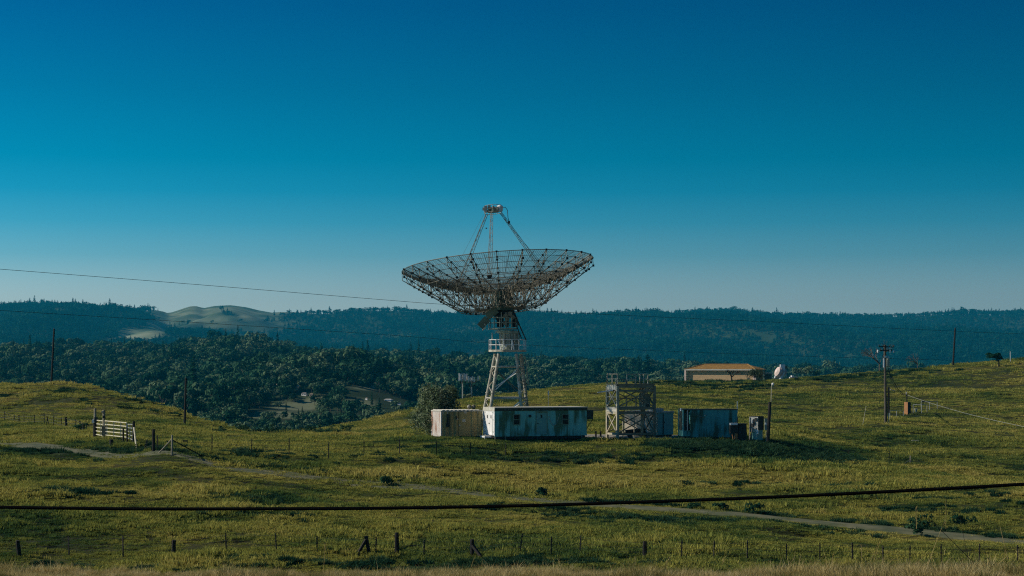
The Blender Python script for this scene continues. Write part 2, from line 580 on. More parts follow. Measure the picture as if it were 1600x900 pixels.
# ---- ground material: dark soil and short grass under the tufts
def ground_mat():
    m = bpy.data.materials.new('field_soil_and_grass')
    m.use_nodes = True
    N, L = m.node_tree.nodes, m.node_tree.links
    b = N['Principled BSDF']
    b.inputs['Roughness'].default_value = .95
    b.inputs['Specular IOR Level'].default_value = .1
    ge = N.new('ShaderNodeNewGeometry')

    def noise(sc, det=6):
        n = N.new('ShaderNodeTexNoise')
        n.inputs['Scale'].default_value = sc
        n.inputs['Detail'].default_value = det
        n.inputs['Roughness'].default_value = .65
        L.new(ge.outputs['Position'], n.inputs['Vector'])
        return n
    n1, n2 = noise(.07), noise(.9)
    r1 = N.new('ShaderNodeValToRGB')
    r1.color_ramp.elements.new(.5)
    for e, (p, c) in zip(r1.color_ramp.elements, ((.28, (.014, .028, .01)), (.5, (.042, .046, .012)), (.75, (.10, .082, .02)))):
        e.position = p; e.color = (*c, 1)
    at = N.new('ShaderNodeAttribute'); at.attribute_name = 'dry'
    mm = N.new('ShaderNodeMix'); mm.inputs[0].default_value = .75
    L.new(n1.outputs['Fac'], mm.inputs[2]); L.new(at.outputs['Fac'], mm.inputs[3])
    L.new(mm.outputs[0], r1.inputs[0])
    mr = N.new('ShaderNodeMapRange')
    mr.inputs['From Min'].default_value = .3; mr.inputs['From Max'].default_value = .7
    mr.inputs['To Min'].default_value = .4; mr.inputs['To Max'].default_value = 1.3
    L.new(n2.outputs['Fac'], mr.inputs[0])
    sc = N.new('ShaderNodeVectorMath'); sc.operation = 'SCALE'
    L.new(r1.outputs[0], sc.inputs[0]); L.new(mr.outputs[0], sc.inputs['Scale'])
    L.new(sc.outputs[0], b.inputs['Base Color'])
    bp = N.new('ShaderNodeBump')
    bp.inputs['Strength'].default_value = .8; bp.inputs['Distance'].default_value = .15
    L.new(n2.outputs['Fac'], bp.inputs['Height']); L.new(bp.outputs[0], b.inputs['Normal'])
    return m


M_GROUND = ground_mat()
ys = np.concatenate([np.linspace(-8, 90, 60), np.exp(np.linspace(math.log(91), math.log(300), 420)), np.exp(np.linspace(math.log(302), math.log(655), 110))])


def near_fn(x, y):
    return field(x, y)


# the polar grid is degenerate at y <= 0, so the first rows widen from a small offset
def ground_sheet():
    pxs = np.linspace(-420, 2020, 420)
    PX, Y = np.meshgrid(pxs, ys)
    X = (PX - 800) / F * (np.abs(Y) + 25 * sstep(90, 0, Y))
    Z = field(X.ravel(), Y.ravel())
    co = np.stack([X.ravel(), Y.ravel(), Z], 1)
    nx, ny = len(pxs), len(ys)
    i = np.arange(nx * ny).reshape(ny, nx)
    q = np.stack([i[:-1, :-1], i[:-1, 1:], i[1:, 1:], i[1:, :-1]], -1).reshape(-1, 4)
    me = bpy.data.meshes.new('ground')
    me.vertices.add(len(co)); me.vertices.foreach_set('co', co.ravel())
    me.loops.add(q.size); me.loops.foreach_set('vertex_index', q.ravel())
    me.polygons.add(len(q)); me.polygons.foreach_set('loop_start', np.arange(0, q.size, 4))
    me.polygons.foreach_set('use_smooth', np.ones(len(q), bool))
    me.materials.append(M_GROUND)
    me.update(calc_edges=True)
    at = me.attributes.new('dry', 'FLOAT', 'POINT')  # carries the painted shade along with the dryness
    at.data.foreach_set('value', dry_shade(co[:, 0], co[:, 1], co[:, 2]).astype(np.float32))
    return tag(link('ground', me), 'rolling olive green grass field', kind='structure')


ground_sheet()


def hill_mat(name, forest, forest2, bare, bare2, sc, use_attr=True):
    m = bpy.data.materials.new(name)
    m.use_nodes = True
    N, L = m.node_tree.nodes, m.node_tree.links
    b = N['Principled BSDF']
    b.inputs['Roughness'].default_value = 1
    b.inputs['Specular IOR Level'].default_value = .05
    ge = N.new('ShaderNodeNewGeometry')
    n = N.new('ShaderNodeTexNoise')
    n.inputs['Scale'].default_value = sc; n.inputs['Detail'].default_value = 7
    L.new(ge.outputs['Position'], n.inputs['Vector'])
    cols = []
    for a, c in ((forest, forest2), (bare, bare2)):
        r = N.new('ShaderNodeValToRGB')
        r.color_ramp.elements[0].position = .35; r.color_ramp.elements[1].position = .65
        r.color_ramp.elements[0].color = (*c, 1); r.color_ramp.elements[1].color = (*a, 1)
        L.new(n.outputs['Fac'], r.inputs[0])
        cols.append(r.outputs[0])
    at = N.new('ShaderNodeAttribute'); at.attribute_name = 'bare'
    mx = N.new('ShaderNodeMix'); mx.data_type = 'RGBA'
    L.new(at.outputs['Fac'], mx.inputs[0]); L.new(cols[0], mx.inputs[6]); L.new(cols[1], mx.inputs[7])
    L.new(mx.outputs[2], b.inputs['Base Color'])
    return m




def bare_wood(x, y, z=None):
    """clearings on the wooded hillside"""
    z = h_wood(x, y) if z is None else z
    px = 800 + F * x / y; py = HZ - F * z / y
    w = px + 22 * fbm(x / 60, y / 60, 41, 2); v = py + 7 * fbm(x / 60, y / 60, 43, 2)
    a = np.zeros(len(px))
    for e in ((470, 634, 34, 7), (505, 627, 26, 7), (552, 633, 24, 7), (430, 648, 30, 7), (400, 655, 18, 5), (575, 607, 26, 3.5), (470, 650, 30, 5), (640, 608, 20, 3), (515, 655, 26, 4)):
        a = np.maximum(a, bl(w, v, *e))
    return a


def bare_ridge(x, y, z=None):
    z = h_ridge(x, y) if z is None else z
    px = 800 + F * x / y; py = HZ - F * z / y
    w = px + 14 * fbm(x / 200, y / 260, 51, 3); v = py + 4 * fbm(x / 200, y / 260, 53, 3)
    a = np.zeros(len(px))
    for e in ((222, 524, 34, 9), (236, 519, 24, 5)):
        a = np.maximum(a, bl(w, v, *e))
    for k, e in ((.52, (345, 487, 102, 15)), (.40, (290, 492, 34, 16)), (.62, (283, 490, 26, 5)), (.7, (266, 500, 16, 7)), (.55, (300, 481, 28, 4)), (.7, (324, 484, 12, 3)), (.52, (372, 482, 44, 5)), (.75, (377, 495, 14, 3)), (.68, (396, 491, 16, 2.5)), (.5, (405, 499, 36, 4)), (.55, (340, 499, 18, 4)), (.6, (432, 488, 64, 5)), (.5, (256, 494, 14, 6)), (.6, (245, 508, 24, 6)), (.5, (300, 501, 50, 6)), (.5, (268, 512, 20, 5)), (.23, (370, 512, 130, 14)), (.3, (300, 515, 50, 8)), (.8, (398, 506, 6, 1.2)), (.4, (1515, 556, 26, 2))):
        a = np.maximum(a, k * bl(w, v, *e))
    a *= 1 - .95 * bl(w, v, 352, 491, 16, 4)
    return a


M_WOODHILL = hill_mat('wooded_hill_soil', (.03, .045, .02), (.018, .03, .012), (.19, .20, .12), (.11, .13, .07), .03)
M_RIDGE = hill_mat('distant_ridge_soil', (.035, .05, .02), (.02, .035, .012), (.30, .31, .19), (.09, .13, .07), .011)
wood_o, _ = polar_mesh('wooded_hill', h_wood, np.linspace(-420, 2020, 260), np.concatenate([np.linspace(600, 2300, 170), np.linspace(2320, 3300, 14)]), M_WOODHILL,
                       attr=lambda c: np.clip(bare_wood(c[:, 0], c[:, 1], c[:, 2]) * 1.6, 0, 1))
tag(wood_o, 'wooded hillside across the valley', kind='structure')
ridge_o, _ = polar_mesh('distant_ridge', h_ridge, np.linspace(-420, 2020, 420), np.concatenate([np.linspace(3100, 3900, 6), np.linspace(3950, 7000, 150), np.linspace(7050, 9000, 10)]), M_RIDGE,
                        attr=lambda c: np.clip(bare_ridge(c[:, 0], c[:, 1], c[:, 2]) * 1.1, 0, 1))
tag(ridge_o, 'forested ridge with bare hilltops on the skyline', kind='structure')


# ------------------------------------------------------------------ scattering of uncountable plants (geometry nodes)
def scatter(name, pts, scl, rotz, idx, sources, label, tilt=None, dry=None):
    n = len(pts)
    me = bpy.data.meshes.new(name)
    me.vertices.add(n)
    me.vertices.foreach_set('co', np.asarray(pts, np.float32).ravel())
    rot = np.zeros((n, 3), np.float32); rot[:, 2] = rotz
    if tilt is not None: rot[:, 0] = tilt
    a = me.attributes.new('rot', 'FLOAT_VECTOR', 'POINT'); a.data.foreach_set('vector', rot.ravel())
    scl = np.asarray(scl, np.float32)
    if scl.ndim == 1: scl = np.stack([scl] * 3, 1)
    a = me.attributes.new('scl', 'FLOAT_VECTOR', 'POINT'); a.data.foreach_set('vector', scl.ravel())
    a = me.attributes.new('idx', 'INT', 'POINT'); a.data.foreach_set('value', np.asarray(idx, np.int32))
    if dry is not None:
        a = me.attributes.new('dry', 'FLOAT', 'POINT'); a.data.foreach_set('value', np.asarray(dry, np.float32))  # per-tuft dryness, painted shade included
    col = bpy.data.collections.new(name + '_sources')
    for s in sources: col.objects.link(s)
    o = link(name, me)
    tag(o, label, kind='stuff')
    ng = bpy.data.node_groups.new(name + '_nodes', 'GeometryNodeTree')
    ng.interface.new_socket('Geometry', in_out='INPUT', socket_type='NodeSocketGeometry')
    ng.interface.new_socket('Geometry', in_out='OUTPUT', socket_type='NodeSocketGeometry')
    N, L = ng.nodes, ng.links
    gi, go = N.new('NodeGroupInput'), N.new('NodeGroupOutput')
    mp = N.new('GeometryNodeMeshToPoints')
    ci = N.new('GeometryNodeCollectionInfo')
    ci.inputs['Collection'].default_value = col
    ci.inputs['Separate Children'].default_value = True
    ci.inputs['Reset Children'].default_value = True
    ip = N.new('GeometryNodeInstanceOnPoints')
    ip.inputs['Pick Instance'].default_value = True

    def attr(nm, ty):
        x = N.new('GeometryNodeInputNamedAttribute')
        x.data_type = ty
        x.inputs['Name'].default_value = nm
        return x.outputs['Attribute']
    L.new(gi.outputs[0], mp.inputs['Mesh'])
    L.new(mp.outputs[0], ip.inputs['Points'])
    L.new(ci.outputs[0], ip.inputs['Instance'])
    L.new(attr('idx', 'INT'), ip.inputs['Instance Index'])
    er = N.new('FunctionNodeEulerToRotation')
    L.new(attr('rot', 'FLOAT_VECTOR'), er.inputs[0])
    L.new(er.outputs[0], ip.inputs['Rotation'])
    L.new(attr('scl', 'FLOAT_VECTOR'), ip.inputs['Scale'])
    L.new(ip.outputs[0], go.inputs[0])
    md = o.modifiers.new('scatter', 'NODES')
    md.node_group = ng
    return o


def src(name, me):
    return bpy.data.objects.new(name, me)


def tri_mesh(name, V, T, m, mi=None):
    V = np.asarray(V, np.float32); T = np.asarray(T, np.int32)
    k = T.shape[1]
    me = bpy.data.meshes.new(name)
    me.vertices.add(len(V)); me.vertices.foreach_set('co', V.ravel())
    me.loops.add(T.size); me.loops.foreach_set('vertex_index', T.ravel())
    me.polygons.add(len(T)); me.polygons.foreach_set('loop_start', np.arange(0, T.size, k))
    for x in (m if isinstance(m, (list, tuple)) else [m]): me.materials.append(x)
    if mi is not None: me.polygons.foreach_set('material_index', np.asarray(mi, np.int32))
    me.update(calc_edges=True)
    return me


def blades(name, m, clumps, per, rad, h0, h1, w, seed, lean=.5, spread=.9):
    """a patch of several grass clumps, each blade one tapering leaf bent over"""
    r = np.random.default_rng(seed)
    V, T = [], []
    for c in range(clumps):
        cx, cy = r.normal(0, spread * .5, 2)
        hh = r.uniform(h0, h1)
        for k in range(per):
            a = r.uniform(0, 2 * math.pi); d = rad * math.sqrt(r.uniform(0, 1))
            x, y = cx + d * math.cos(a), cy + d * math.sin(a)
            h = hh * r.uniform(.55, 1.1) * (1 - .5 * d / rad)
            b = r.uniform(0, 2 * math.pi); ww = w * r.uniform(.6, 1.3)
            dx, dy = math.cos(b) * ww, math.sin(b) * ww
            ln = lean * h * r.uniform(.3, 1.2)
            ox, oy = math.cos(a) * ln + r.normal(0, .2) * h, math.sin(a) * ln + r.normal(0, .2) * h
            n = len(V)
            V += [(x - dx, y - dy, -.06), (x + dx, y + dy, -.06), (x + dx * .8 + ox * .35, y + dy * .8 + oy * .35, h * .62), (x - dx * .8 + ox * .35, y - dy * .8 + oy * .35, h * .62), (x + ox, y + oy, h)]
            T += [(n, n + 1, n + 2), (n, n + 2, n + 3), (n + 3, n + 2, n + 4)]
    return src(name, tri_mesh(name, V, T, m))


M_GRASS = leaf_mat('meadow_grass', [(.042, .090, .029), (.108, .152, .037), (.232, .246, .053), (.345, .318, .071), (.43, .37, .10)], .5, .35, True, .5, 'dry')
M_WEED = leaf_mat('dark_green_weeds', [(.014, .045, .024), (.028, .07, .034), (.06, .11, .05)], .5, .25, True, .5)
M_DRY = leaf_mat('dry_straw_grass', [(.14, .15, .05), (.30, .23, .08), (.48, .37, .15), (.62, .50, .25)], .55, .35, True, .5)

def track_dist(x, y):
    d = np.full(len(x), 1e9)
    for i in range(0, len(TX), 2):
        d = np.minimum(d, np.hypot(x - TX[i], y - TY[i]))
    return d


def crest_ok(x, y, z):
    """is the spot in sight over the brow in front of it (coarse test)"""
    ok = np.ones(len(x), bool)
    py = HZ - F * z / y
    for f in (.55, .65, .75, .82, .88, .93, .965):
        yy = y * f; xx = x * f
        zz = field(xx, yy)
        ok &= (HZ - F * zz / yy) > py - 16
    return ok


def cone_points(n, y0, y1, px0=-230, px1=1830, power=1.0):
    """random spots, evenly spread over the ground between two distances"""
    u = RNG.random(n)
    y = np.sqrt(y0 ** 2 + u * (y1 ** 2 - y0 ** 2)) if power == 1.0 else y0 + (y1 - y0) * u ** power
    px = RNG.uniform(px0, px1, n)
    return (px - 800) / F * y, y


FOOT = []      # plan footprints of buildings: (x, y, radius)


def scatter_grass():
    srcs = [blades('grass_tuft_source', M_GRASS, 6, 30, .30, .14, .34, .022, k, .6, .75) for k in range(5)]
    X, Y = [], []
    for n, a, b in ((37000, 92, 160), (32000, 150, 235), (23000, 225, 330), (15000, 320, 450)):
        x, y = cone_points(n, a, b)
        X.append(x); Y.append(y)
    x, y = np.concatenate(X), np.concatenate(Y)
    z = field(x, y)
    d = track_dist(x, y)
    keep = (d > 1.0 + RNG.random(len(x)) * .9) | ((d < .6) & (RNG.random(len(x)) < .6)) | ((x / y < -.12) & (RNG.random(len(x)) < .35))
    keep &= ~((d < 4.2) & (y < np.interp(800 + F * x / y, 800 + F * TX / TY, TY)) & (RNG.random(len(x)) < .45))
    px = 800 + F * x / y
    keep &= ~((px > 905) & (px < 1075) & (y > 178) & (y < 190))
    for fx, fy, fr in FOOT:
        keep &= np.hypot(x - fx, y - fy) > fr
    keep &= crest_ok(x, y, z)
    x, y, z = x[keep], y[keep], z[keep]
    nz = fbm(x / 9, y / 6, 61, 3) + .5
    s = (.55 + 1.0 * np.clip(nz, 0, 1)) * RNG.uniform(.7, 1.25, len(x)) * np.interp(y, [96, 230, 450], [.95, 1.25, 1.9])
    sz = s * RNG.uniform(.55, 1.15, len(x)) * np.interp(y, [96, 230, 450], [.85, .68, .45])
    n3 = fbm(x / 1.25, y / .95, 67, 2)
    sz = sz * np.clip(.72 + 1.9 * n3, .3, 1.75)
    d = track_dist(x, y)
    nearside = y < np.interp(800 + F * x / y, 800 + F * TX / TY, TY)
    sz = sz * np.where(d < .65, .7, np.where(d < 1.6, .4, np.where((d < 6) & nearside, .42, 1)))
    scatter('field_grass', np.stack([x, y, z], 1), np.stack([s, s, sz], 1), RNG.uniform(0, 6.28, len(x)), RNG.integers(0, 5, len(x)), srcs, 'olive and yellow grass growing all over the field', dry=np.clip(dry_shade(x, y, z) + .22 * n3, 0, 1))  # taller tufts coloured lighter to deepen the hummock shading
    return len(x)


def scatter_weeds():
    srcs = [blades('weed_source', M_WEED, 4, 60, .34, .25, .5, .035, 40 + k, .7, .5) for k in range(4)]
    xs, ys_ = [], []

    def patch(px, Y, rx, ry, n):
        cx = (px - 800) / F * Y
        xs.append(RNG.normal(cx, rx, n)); ys_.append(RNG.normal(Y, ry, n))
    # along the near fence
    for px, n in ((40, 10), (80, 16), (130, 14), (240, 22), (290, 16), (345, 10), (390, 16), (440, 20), (500, 18), (560, 26), (600, 18), (660, 46), (740, 40), (780, 36), (815, 34), (870, 26), (930, 12), (1060, 12), (1110, 10), (1250, 10), (1480, 22), (1530, 26), (1570, 22)):
        patch(px, RNG.uniform(99.6, 102.6), .75, .7, n)
    # green drifts in the field
    for px, Y, rx, ry, n in ((370, 125, 1.6, 1.2, 70), (960, 126, 4, 1.4, 90), (1120, 124, 4, 1.2, 90), (1200, 123, 3, 1.0, 50), (100, 122, 2.5, .8, 24), (1400, 143, 3.2, 1.2, 40), (420, 118, 2.4, .8, 24), (700, 108, 3, .7, 30), (1500, 136, 4, .9, 30),
                             (300, 152, 7, 3, 70), (140, 152, 6, 3, 80), (460, 152, 6, 3, 60), (750, 164, 5, 1.2, 36), (880, 163, 4, 1.4, 30), (980, 163, 4, 1.2, 34), (1240, 150, 3, 1.2, 26)):
        patch(px, Y, rx, ry, n)
    # beside the dirt track
    for i in range(60, 255):
        if RNG.random() < .62:
            k = int(RNG.integers(1, 5))
            xs.append(RNG.normal(TX[i], .5, k)); ys_.append(RNG.normal(TY[i] + RNG.choice([2.4, 2.4, 2.6, 2.8]), .3, k))
    # dense weeds darken the bank before the teal trailer in place of shade
    for t in np.linspace(0, 1, 120):
        px = 1030 + 310 * t
        Y = np.interp(px, [1030, 1100, 1200, 1330], [170, 170, 169, 170])
        k = 16
        xs.append(RNG.normal((px - 800) / F * Y, .6, k)); ys_.append(RNG.normal(Y, 1.7, k))
    # slope below the brick building
    for px, Y, n in ((1040, 395, 40), (1070, 392, 50), (1110, 390, 50), (1150, 392, 40), (1060, 350, 40), (1120, 340, 40), (1180, 350, 30), (1290, 380, 40), (1350, 385, 40), (1420, 380, 30)):
        patch(px, Y, 3, 7, n)
    # little shrubs on the rim of the plateau and the knoll
    for px in (345, 352, 378, 392, 420, 428, 455, 470, 476, 488, 505, 515):
        patch(px, 219, .5, .5, 5)
    for px, Y in ((12, 268), (60, 268), (100, 266), (110, 268), (140, 255), (190, 262), (205, 250), (220, 262), (258, 250), (277, 245), (268, 238), (240, 230)):
        patch(px, Y, .9, 1.0, 9)
    x, y = np.concatenate(xs), np.concatenate(ys_)
    k = (track_dist(x, y) > 1.3)
    x, y = x[k], y[k]
    z = field(x, y)
    s = RNG.uniform(.4, 1.1, len(x)) * np.interp(y, [100, 106, 200, 400], [.75, .95, 1.1, 1.9])
    sz = s * RNG.uniform(.7, 1.2, len(x))
    scatter('weed_clumps', np.stack([x, y, z], 1), np.stack([s, s, sz], 1), RNG.uniform(0, 6.28, len(x)), RNG.integers(0, 4, len(x)), srcs, 'dark green weeds along the fence and track, massed for shade on the bank')


def scatter_dry():
    srcs = [blades('dry_grass_source', M_DRY, 7, 26, .12, .22, .48, .0045, 70 + k, .55, .35) for k in range(4)]
    n = 9000
    y = RNG.uniform(40, 60, n)
    x = RNG.uniform(-.30, .30, n) * y
    z = field(x, y)
    nz = fbm(x / 1.6, y / 1.2, 81, 3) + .5
    px = 800 + F * x / y
    s = (.30 + 1.05 * np.clip(nz, 0, 1.1) ** 1.5) * RNG.uniform(.65, 1.3, n) * np.interp(px, [0, 300, 800, 1600], [.62, .58, .75, .95])
    scatter('dry_grass', np.stack([x, y, z], 1), s, RNG.uniform(0, 6.28, n), RNG.integers(0, 4, n), srcs, 'pale dry grass along the near bank')


# ------------------------------------------------------------------ trees
def crown_quads(r, c, rad, lumps, n, leaf, flat=.8, seed=0):
    """leaf clumps over a set of overlapping lobes"""
    V, T = [], []
    cen = []
    for i in range(lumps):
        a = r.uniform(0, 6.28); d = rad * r.uniform(.25, .72)
        cen.append((np.array([c[0] + d * math.cos(a), c[1] + d * math.sin(a), c[2] + rad * flat * r.uniform(-.45, .6)]), rad * r.uniform(.32, .58)))
    for i in range(n):
        k, rr = cen[int(r.integers(0, lumps))]
        d = r.normal(0, 1, 3); d /= np.linalg.norm(d)
        if d[2] < -.4: d[2] *= -.6
        p = k + d * rr * r.uniform(.82, 1.04) * np.array([1, 1, flat])
        nn = d + r.normal(0, .28, 3); nn /= np.linalg.norm(nn)
        u = np.cross(nn, r.normal(0, 1, 3)); u /= np.linalg.norm(u)
        v = np.cross(nn, u)
        s1, s2 = leaf * r.uniform(.6, 1.3), leaf * r.uniform(.45, 1.0)
        m = len(V)
        V += [p - u * s1, p + v * s2, p + u * s1, p - v * s2]
        T.append((m, m + 1, m + 2, m + 3))
    return V, T


def add_trunk(V, T, MI, pts, r0, r1, n=6):
    mb = MB()
    mb.path(pts, r0, n, r2=r1)
    o = len(V)
    V += [np.array(v) for v in mb.v]
    for f in mb.f:
        if len(f) == 4:
            T.append(tuple(i + o for i in f)); MI.append(1)


M_OAK = leaf_mat('oak_foliage', [(.010, .038, .020), (.028, .078, .038), (.055, .115, .055), (.12, .17, .09)], .010, .12, True, .45)
M_CONIFER = leaf_mat('conifer_foliage', [(.004, .026, .016), (.011, .050, .028), (.026, .085, .044)], .0035, .15, True, .6)
M_BARK = mat('bark', (.09, .07, .05), (.05, .04, .03), 3)


def oak_mesh(seed, H=9.0, n=380, lm=None):
    r = np.random.default_rng(seed)
    V, T = crown_quads(r, (0, 0, H * .56), H * r.uniform(.50, .62), 9, n, H * .07, .74)
    MI = [0] * len(T)
    add_trunk(V, T, MI, [(0, 0, -1), (.1, 0, H * .3), (.2, .1, H * .55)], H * .035, H * .015)
    for k in range(4):
        a = k * 1.6 + r.uniform(0, 1)
        add_trunk(V, T, MI, [(.1, 0, H * .28), (math.cos(a) * H * .18, math.sin(a) * H * .18, H * .5), (math.cos(a) * H * .33, math.sin(a) * H * .33, H * .68)], H * .018, H * .006, 4)
    return tri_mesh('oak_tree', V, T, [lm or M_OAK, M_BARK], MI)


def conifer_mesh(seed, H=24.0, n=150):
    r = np.random.default_rng(seed)
    V, T = [], []
    for i in range(n):
        t = r.uniform(.12, 1) ** .8
        rad = H * .16 * (1 - t) ** .75 * r.uniform(.5, 1.1) + .25
        a = r.uniform(0, 6.28)
        p = np.array([math.cos(a) * rad * .6, math.sin(a) * rad * .6, t * H])
        u = np.array([math.cos(a), math.sin(a), -.35]) * (rad * .7 + .3)
        v = np.array([-math.sin(a), math.cos(a), .0]) * (rad * .45 + .35)
        m = len(V)
        V += [p - u * .5, p + v, p + u, p - v]
        T.append((m, m + 1, m + 2, m + 3))
    MI = [0] * len(T)
    add_trunk(V, T, MI, [(0, 0, -1), (0, 0, H * .9)], H * .014, .05, 5)
    return tri_mesh('conifer_tree', V, T, [M_CONIFER, M_BARK], MI)


def forest():
    oaks = [oak_mesh(200 + k) for k in range(6)]
    cons = [conifer_mesh(300 + k) for k in range(4)]
    rounds = [oak_mesh(400 + k, 9.0, 150, M_CONIFER) for k in range(4)]
    n = 80000
    y = np.sqrt(RNG.uniform(720 ** 2, 2330 ** 2, n))
    px = RNG.uniform(-90, 1690, n)
    x = (px - 800) / F * y
    z = h_wood(x, y)
    b = bare_wood(x, y, z)
    keep = (b < .25) | (RNG.random(n) < .06)
    keep &= ~((px > 385) & (px < 655) & (y > 850) & (y < 1010) & (RNG.random(n) < .85))
    for hx, hy, hw in HOUSE_SPOTS:
        dx = (x / y - hx / hy) * hy
        keep &= ~((np.abs(dx) < hw * .62) & (y < hy + 8) & (y > hy - 105)) | (RNG.random(n) < .05)
    # thinner where the hill opens out, and a soft gap pattern everywhere
    keep &= fbm(x / 70, y / 70, 71, 2) > -.33 + .1 * RNG.random(n)
    # in sight above the brow of the field in front
    py = HZ - F * (z + 7) / y
    brow = np.full(n, 2000.0)
    for Y in (160, 175, 190, 205, 222, 235, 250, 265, 280, 292, 310, 330, 350, 380, 400, 430):
        xx = (px - 800) / F * Y
        brow = np.minimum(brow, HZ - F * field(xx, np.full(n, Y)) / Y)
    keep &= py < brow + 3
    x, y, z, py, px = x[keep], y[keep], z[keep], py[keep], px[keep]
    order = np.argsort(y)
    x, y, z = x[order], y[order], z[order]
    m = len(x)
    s = RNG.uniform(.36, .95, m) * np.where((y[:m] < 1120) & (np.abs(x[:m] / y[:m] * F + 280) < 140), .75, 1) * np.where(RNG.random(m) < .15, RNG.uniform(1.3, 2.0, m), 1) * (1 + .5 * fbm(x / 120, y / 120, 77, 2))
    kind = RNG.integers(0, 6, m)
    con = (RNG.random(m) < .10) & (np.arange(m) > 285)
    kind = np.where(con, RNG.integers(6, 10, m), kind)
    s = np.where(con, s * .52, s)
    near = 285
    for i in range(near):
        o = link('oak_tree', oaks[kind[i]], None, (x[i], y[i], z[i]), (0, 0, float(RNG.uniform(0, 6.28))), (s[i], s[i], s[i] * float(RNG.uniform(.8, 1.15))))
        tag(o, 'rounded dark green oak at the foot of the wooded hillside', 'tree', 'oaks at the foot of the wooded hillside')
    scatter('hillside_wood', np.stack([x, y, z], 1)[near:], np.stack([s, s, s * RNG.uniform(.8, 1.2, m)], 1)[near:], RNG.uniform(0, 6.28, m - near), kind[near:], [src('a_oak_source', q) for q in oaks] + [src('b_fir_source', q) for q in cons], 'dense oak woodland covering the hillside')
    # dark conifers and tall trees that stand out of the wood
    for px_, py_, hh, Y, lab in ((541, 550, 17, 1900, 'lone dark conifer standing taller than the woodland'), (1012, 556, 26, 1500, 'broad dark conifer behind the steel test tower'), (998, 560, 18, 1500, None), (946, 562, 20, 1500, 'slim dark conifer rising behind the steel test tower'), (968, 566, 14, 1500, None),
                                 (450, 531, 16, 2150, 'tall round tree on the wooded skyline'), (1043, 574, 12, 1500, None), (1245, 574, 11, 900, 'dark tree beside the pale antenna housing'), (660, 552, 14, 2000, None), (60, 540, 14, 2100, None), (185, 533, 16, 2150, None), (215, 535, 12, 2150, None), (345, 527, 14, 2150, None), (360, 526, 12, 2150, None), (20, 545, 13, 2100, None), (568, 553, 9, 2000, None), (1340, 574, 12, 1500, None), (1365, 576, 12, 1500, None), (1390, 577, 10, 1500, None), (1258, 572, 14, 900, None), (1275, 578, 9, 900, None)):
        H = hh * Y / F * 1.35
        p = P(px_, py_ + hh, Y)
        use_con = px_ in (541, 1012, 998, 946, 968, 185, 215, 60)
        o = link('conifer_tree' if use_con else 'skyline_tree', cons[random.randrange(4)] if use_con else oaks[random.randrange(6)], None, (p.x, p.y, p.z - H * .25), (0, 0, random.uniform(0, 6)))
        k = H * 1.05 / (24 if use_con else 9)
        w = k * (1.7 if use_con else 1.0) * (1.4 if px_ == 1012 else 1)
        o.scale = (w, w, k)
        tag(o, lab or ('dark conifer standing above the far woodland' if use_con else 'dark round tree standing above the far woodland'), 'tree', None if lab else ('conifers above the woodland' if use_con else 'round trees above the woodland'))
    # far ridge
    n = 52000
    y = RNG.uniform(4000, 7040, n)
    px = RNG.uniform(-80, 1680, n)
    x = (px - 800) / F * y
    z = h_ridge(x, y)
    keep = bare_ridge(x, y, z) < .10 + .12 * RNG.random(n) ** 2
    clump = fbm(x / 90, y / 140, 93, 2)
    keep &= clump > -.42
    x, y, z = x[keep], y[keep], z[keep]
    s = RNG.uniform(.5, 1.1, len(x)) * (1 + .7 * (fbm(x / 240, y / 240, 91, 2))) * np.where(RNG.random(len(x)) < .05, 1.25, 1)
    s2 = s * RNG.uniform(1.1, 1.9, len(x))
    kd = np.where(RNG.random(len(x)) < .36, RNG.integers(0, 4, len(x)), RNG.integers(4, 8, len(x)))
    rnd = kd >= 4      # broad round crowns among the pointed ones
    k2 = np.where(rnd, 1.75, 1.0)
    sx = np.where(rnd, s * RNG.uniform(1.7, 2.4, len(x)), s2); szz = np.where(rnd, s * RNG.uniform(1.6, 2.4, len(x)), s * RNG.uniform(.75, 1.15, len(x)))
    scatter('ridge_forest', np.stack([x, y, z], 1), np.stack([sx, sx, szz], 1), RNG.uniform(0, 6.28, len(x)), kd, [src('a_conifer_source', q) for q in cons] + [src('b_round_source', q) for q in rounds], 'dark forest covering the far ridge')


# ------------------------------------------------------------------ materials of the built things
M_STEEL = mat('weathered_white_steel', (.54, .51, .42), (.26, .22, .15), 1.6, .6, fine=9)
M_STEELD = mat('dull_galvanised_steel', (.26, .245, .19), (.15, .125, .08), 1.2, .6, .25, fine=6)
M_NODE = mat('dark_joint_steel', (.05, .046, .037), (.03, .027, .022), 3, .7)
M_MESHW = mat('reflector_wire', (.23, .23, .19), (.15, .145, .11), .8, .6, .2)
M_GREENP = mat('dark_green_machinery_paint', (.055, .10, .075), (.03, .055, .045), 2, .5)
M_CWT = mat('faded_green_counterweight_paint', (.15, .20, .14), (.09, .12, .085), 2, .6)
M_BLACK = mat('black_machinery', (.025, .027, .025), (.015, .016, .015), 3, .6)  # one near-black base shared by machinery, boxes, wheels and undercarriages
M_GREYGRN = mat('grey_green_paint', (.34, .38, .30), (.20, .23, .18), 2.5, .6, fine=8)
M_WHITE = mat('white_paint', (.80, .78, .76), (.68, .66, .62), 1.5, .5)
M_TRAILER = mat('stained_shade_teal_siding', (.21, .60, .56), (.16, .50, .44), .8, .55, streak=(.05, .10, .03), streak_amt=.85, streak_thr=.48)  # white siding tinted teal for its shaded front, plus real algae streaks
M_TRAILER2 = mat('stained_teal_siding', (.065, .34, .34), (.05, .26, .26), .8, .55, streak=(.03, .06, .03), streak_amt=.9, streak_thr=.49)
M_TRIM = mat('dark_roof_fascia', (.05, .055, .04), (.03, .035, .025), 2, .6)
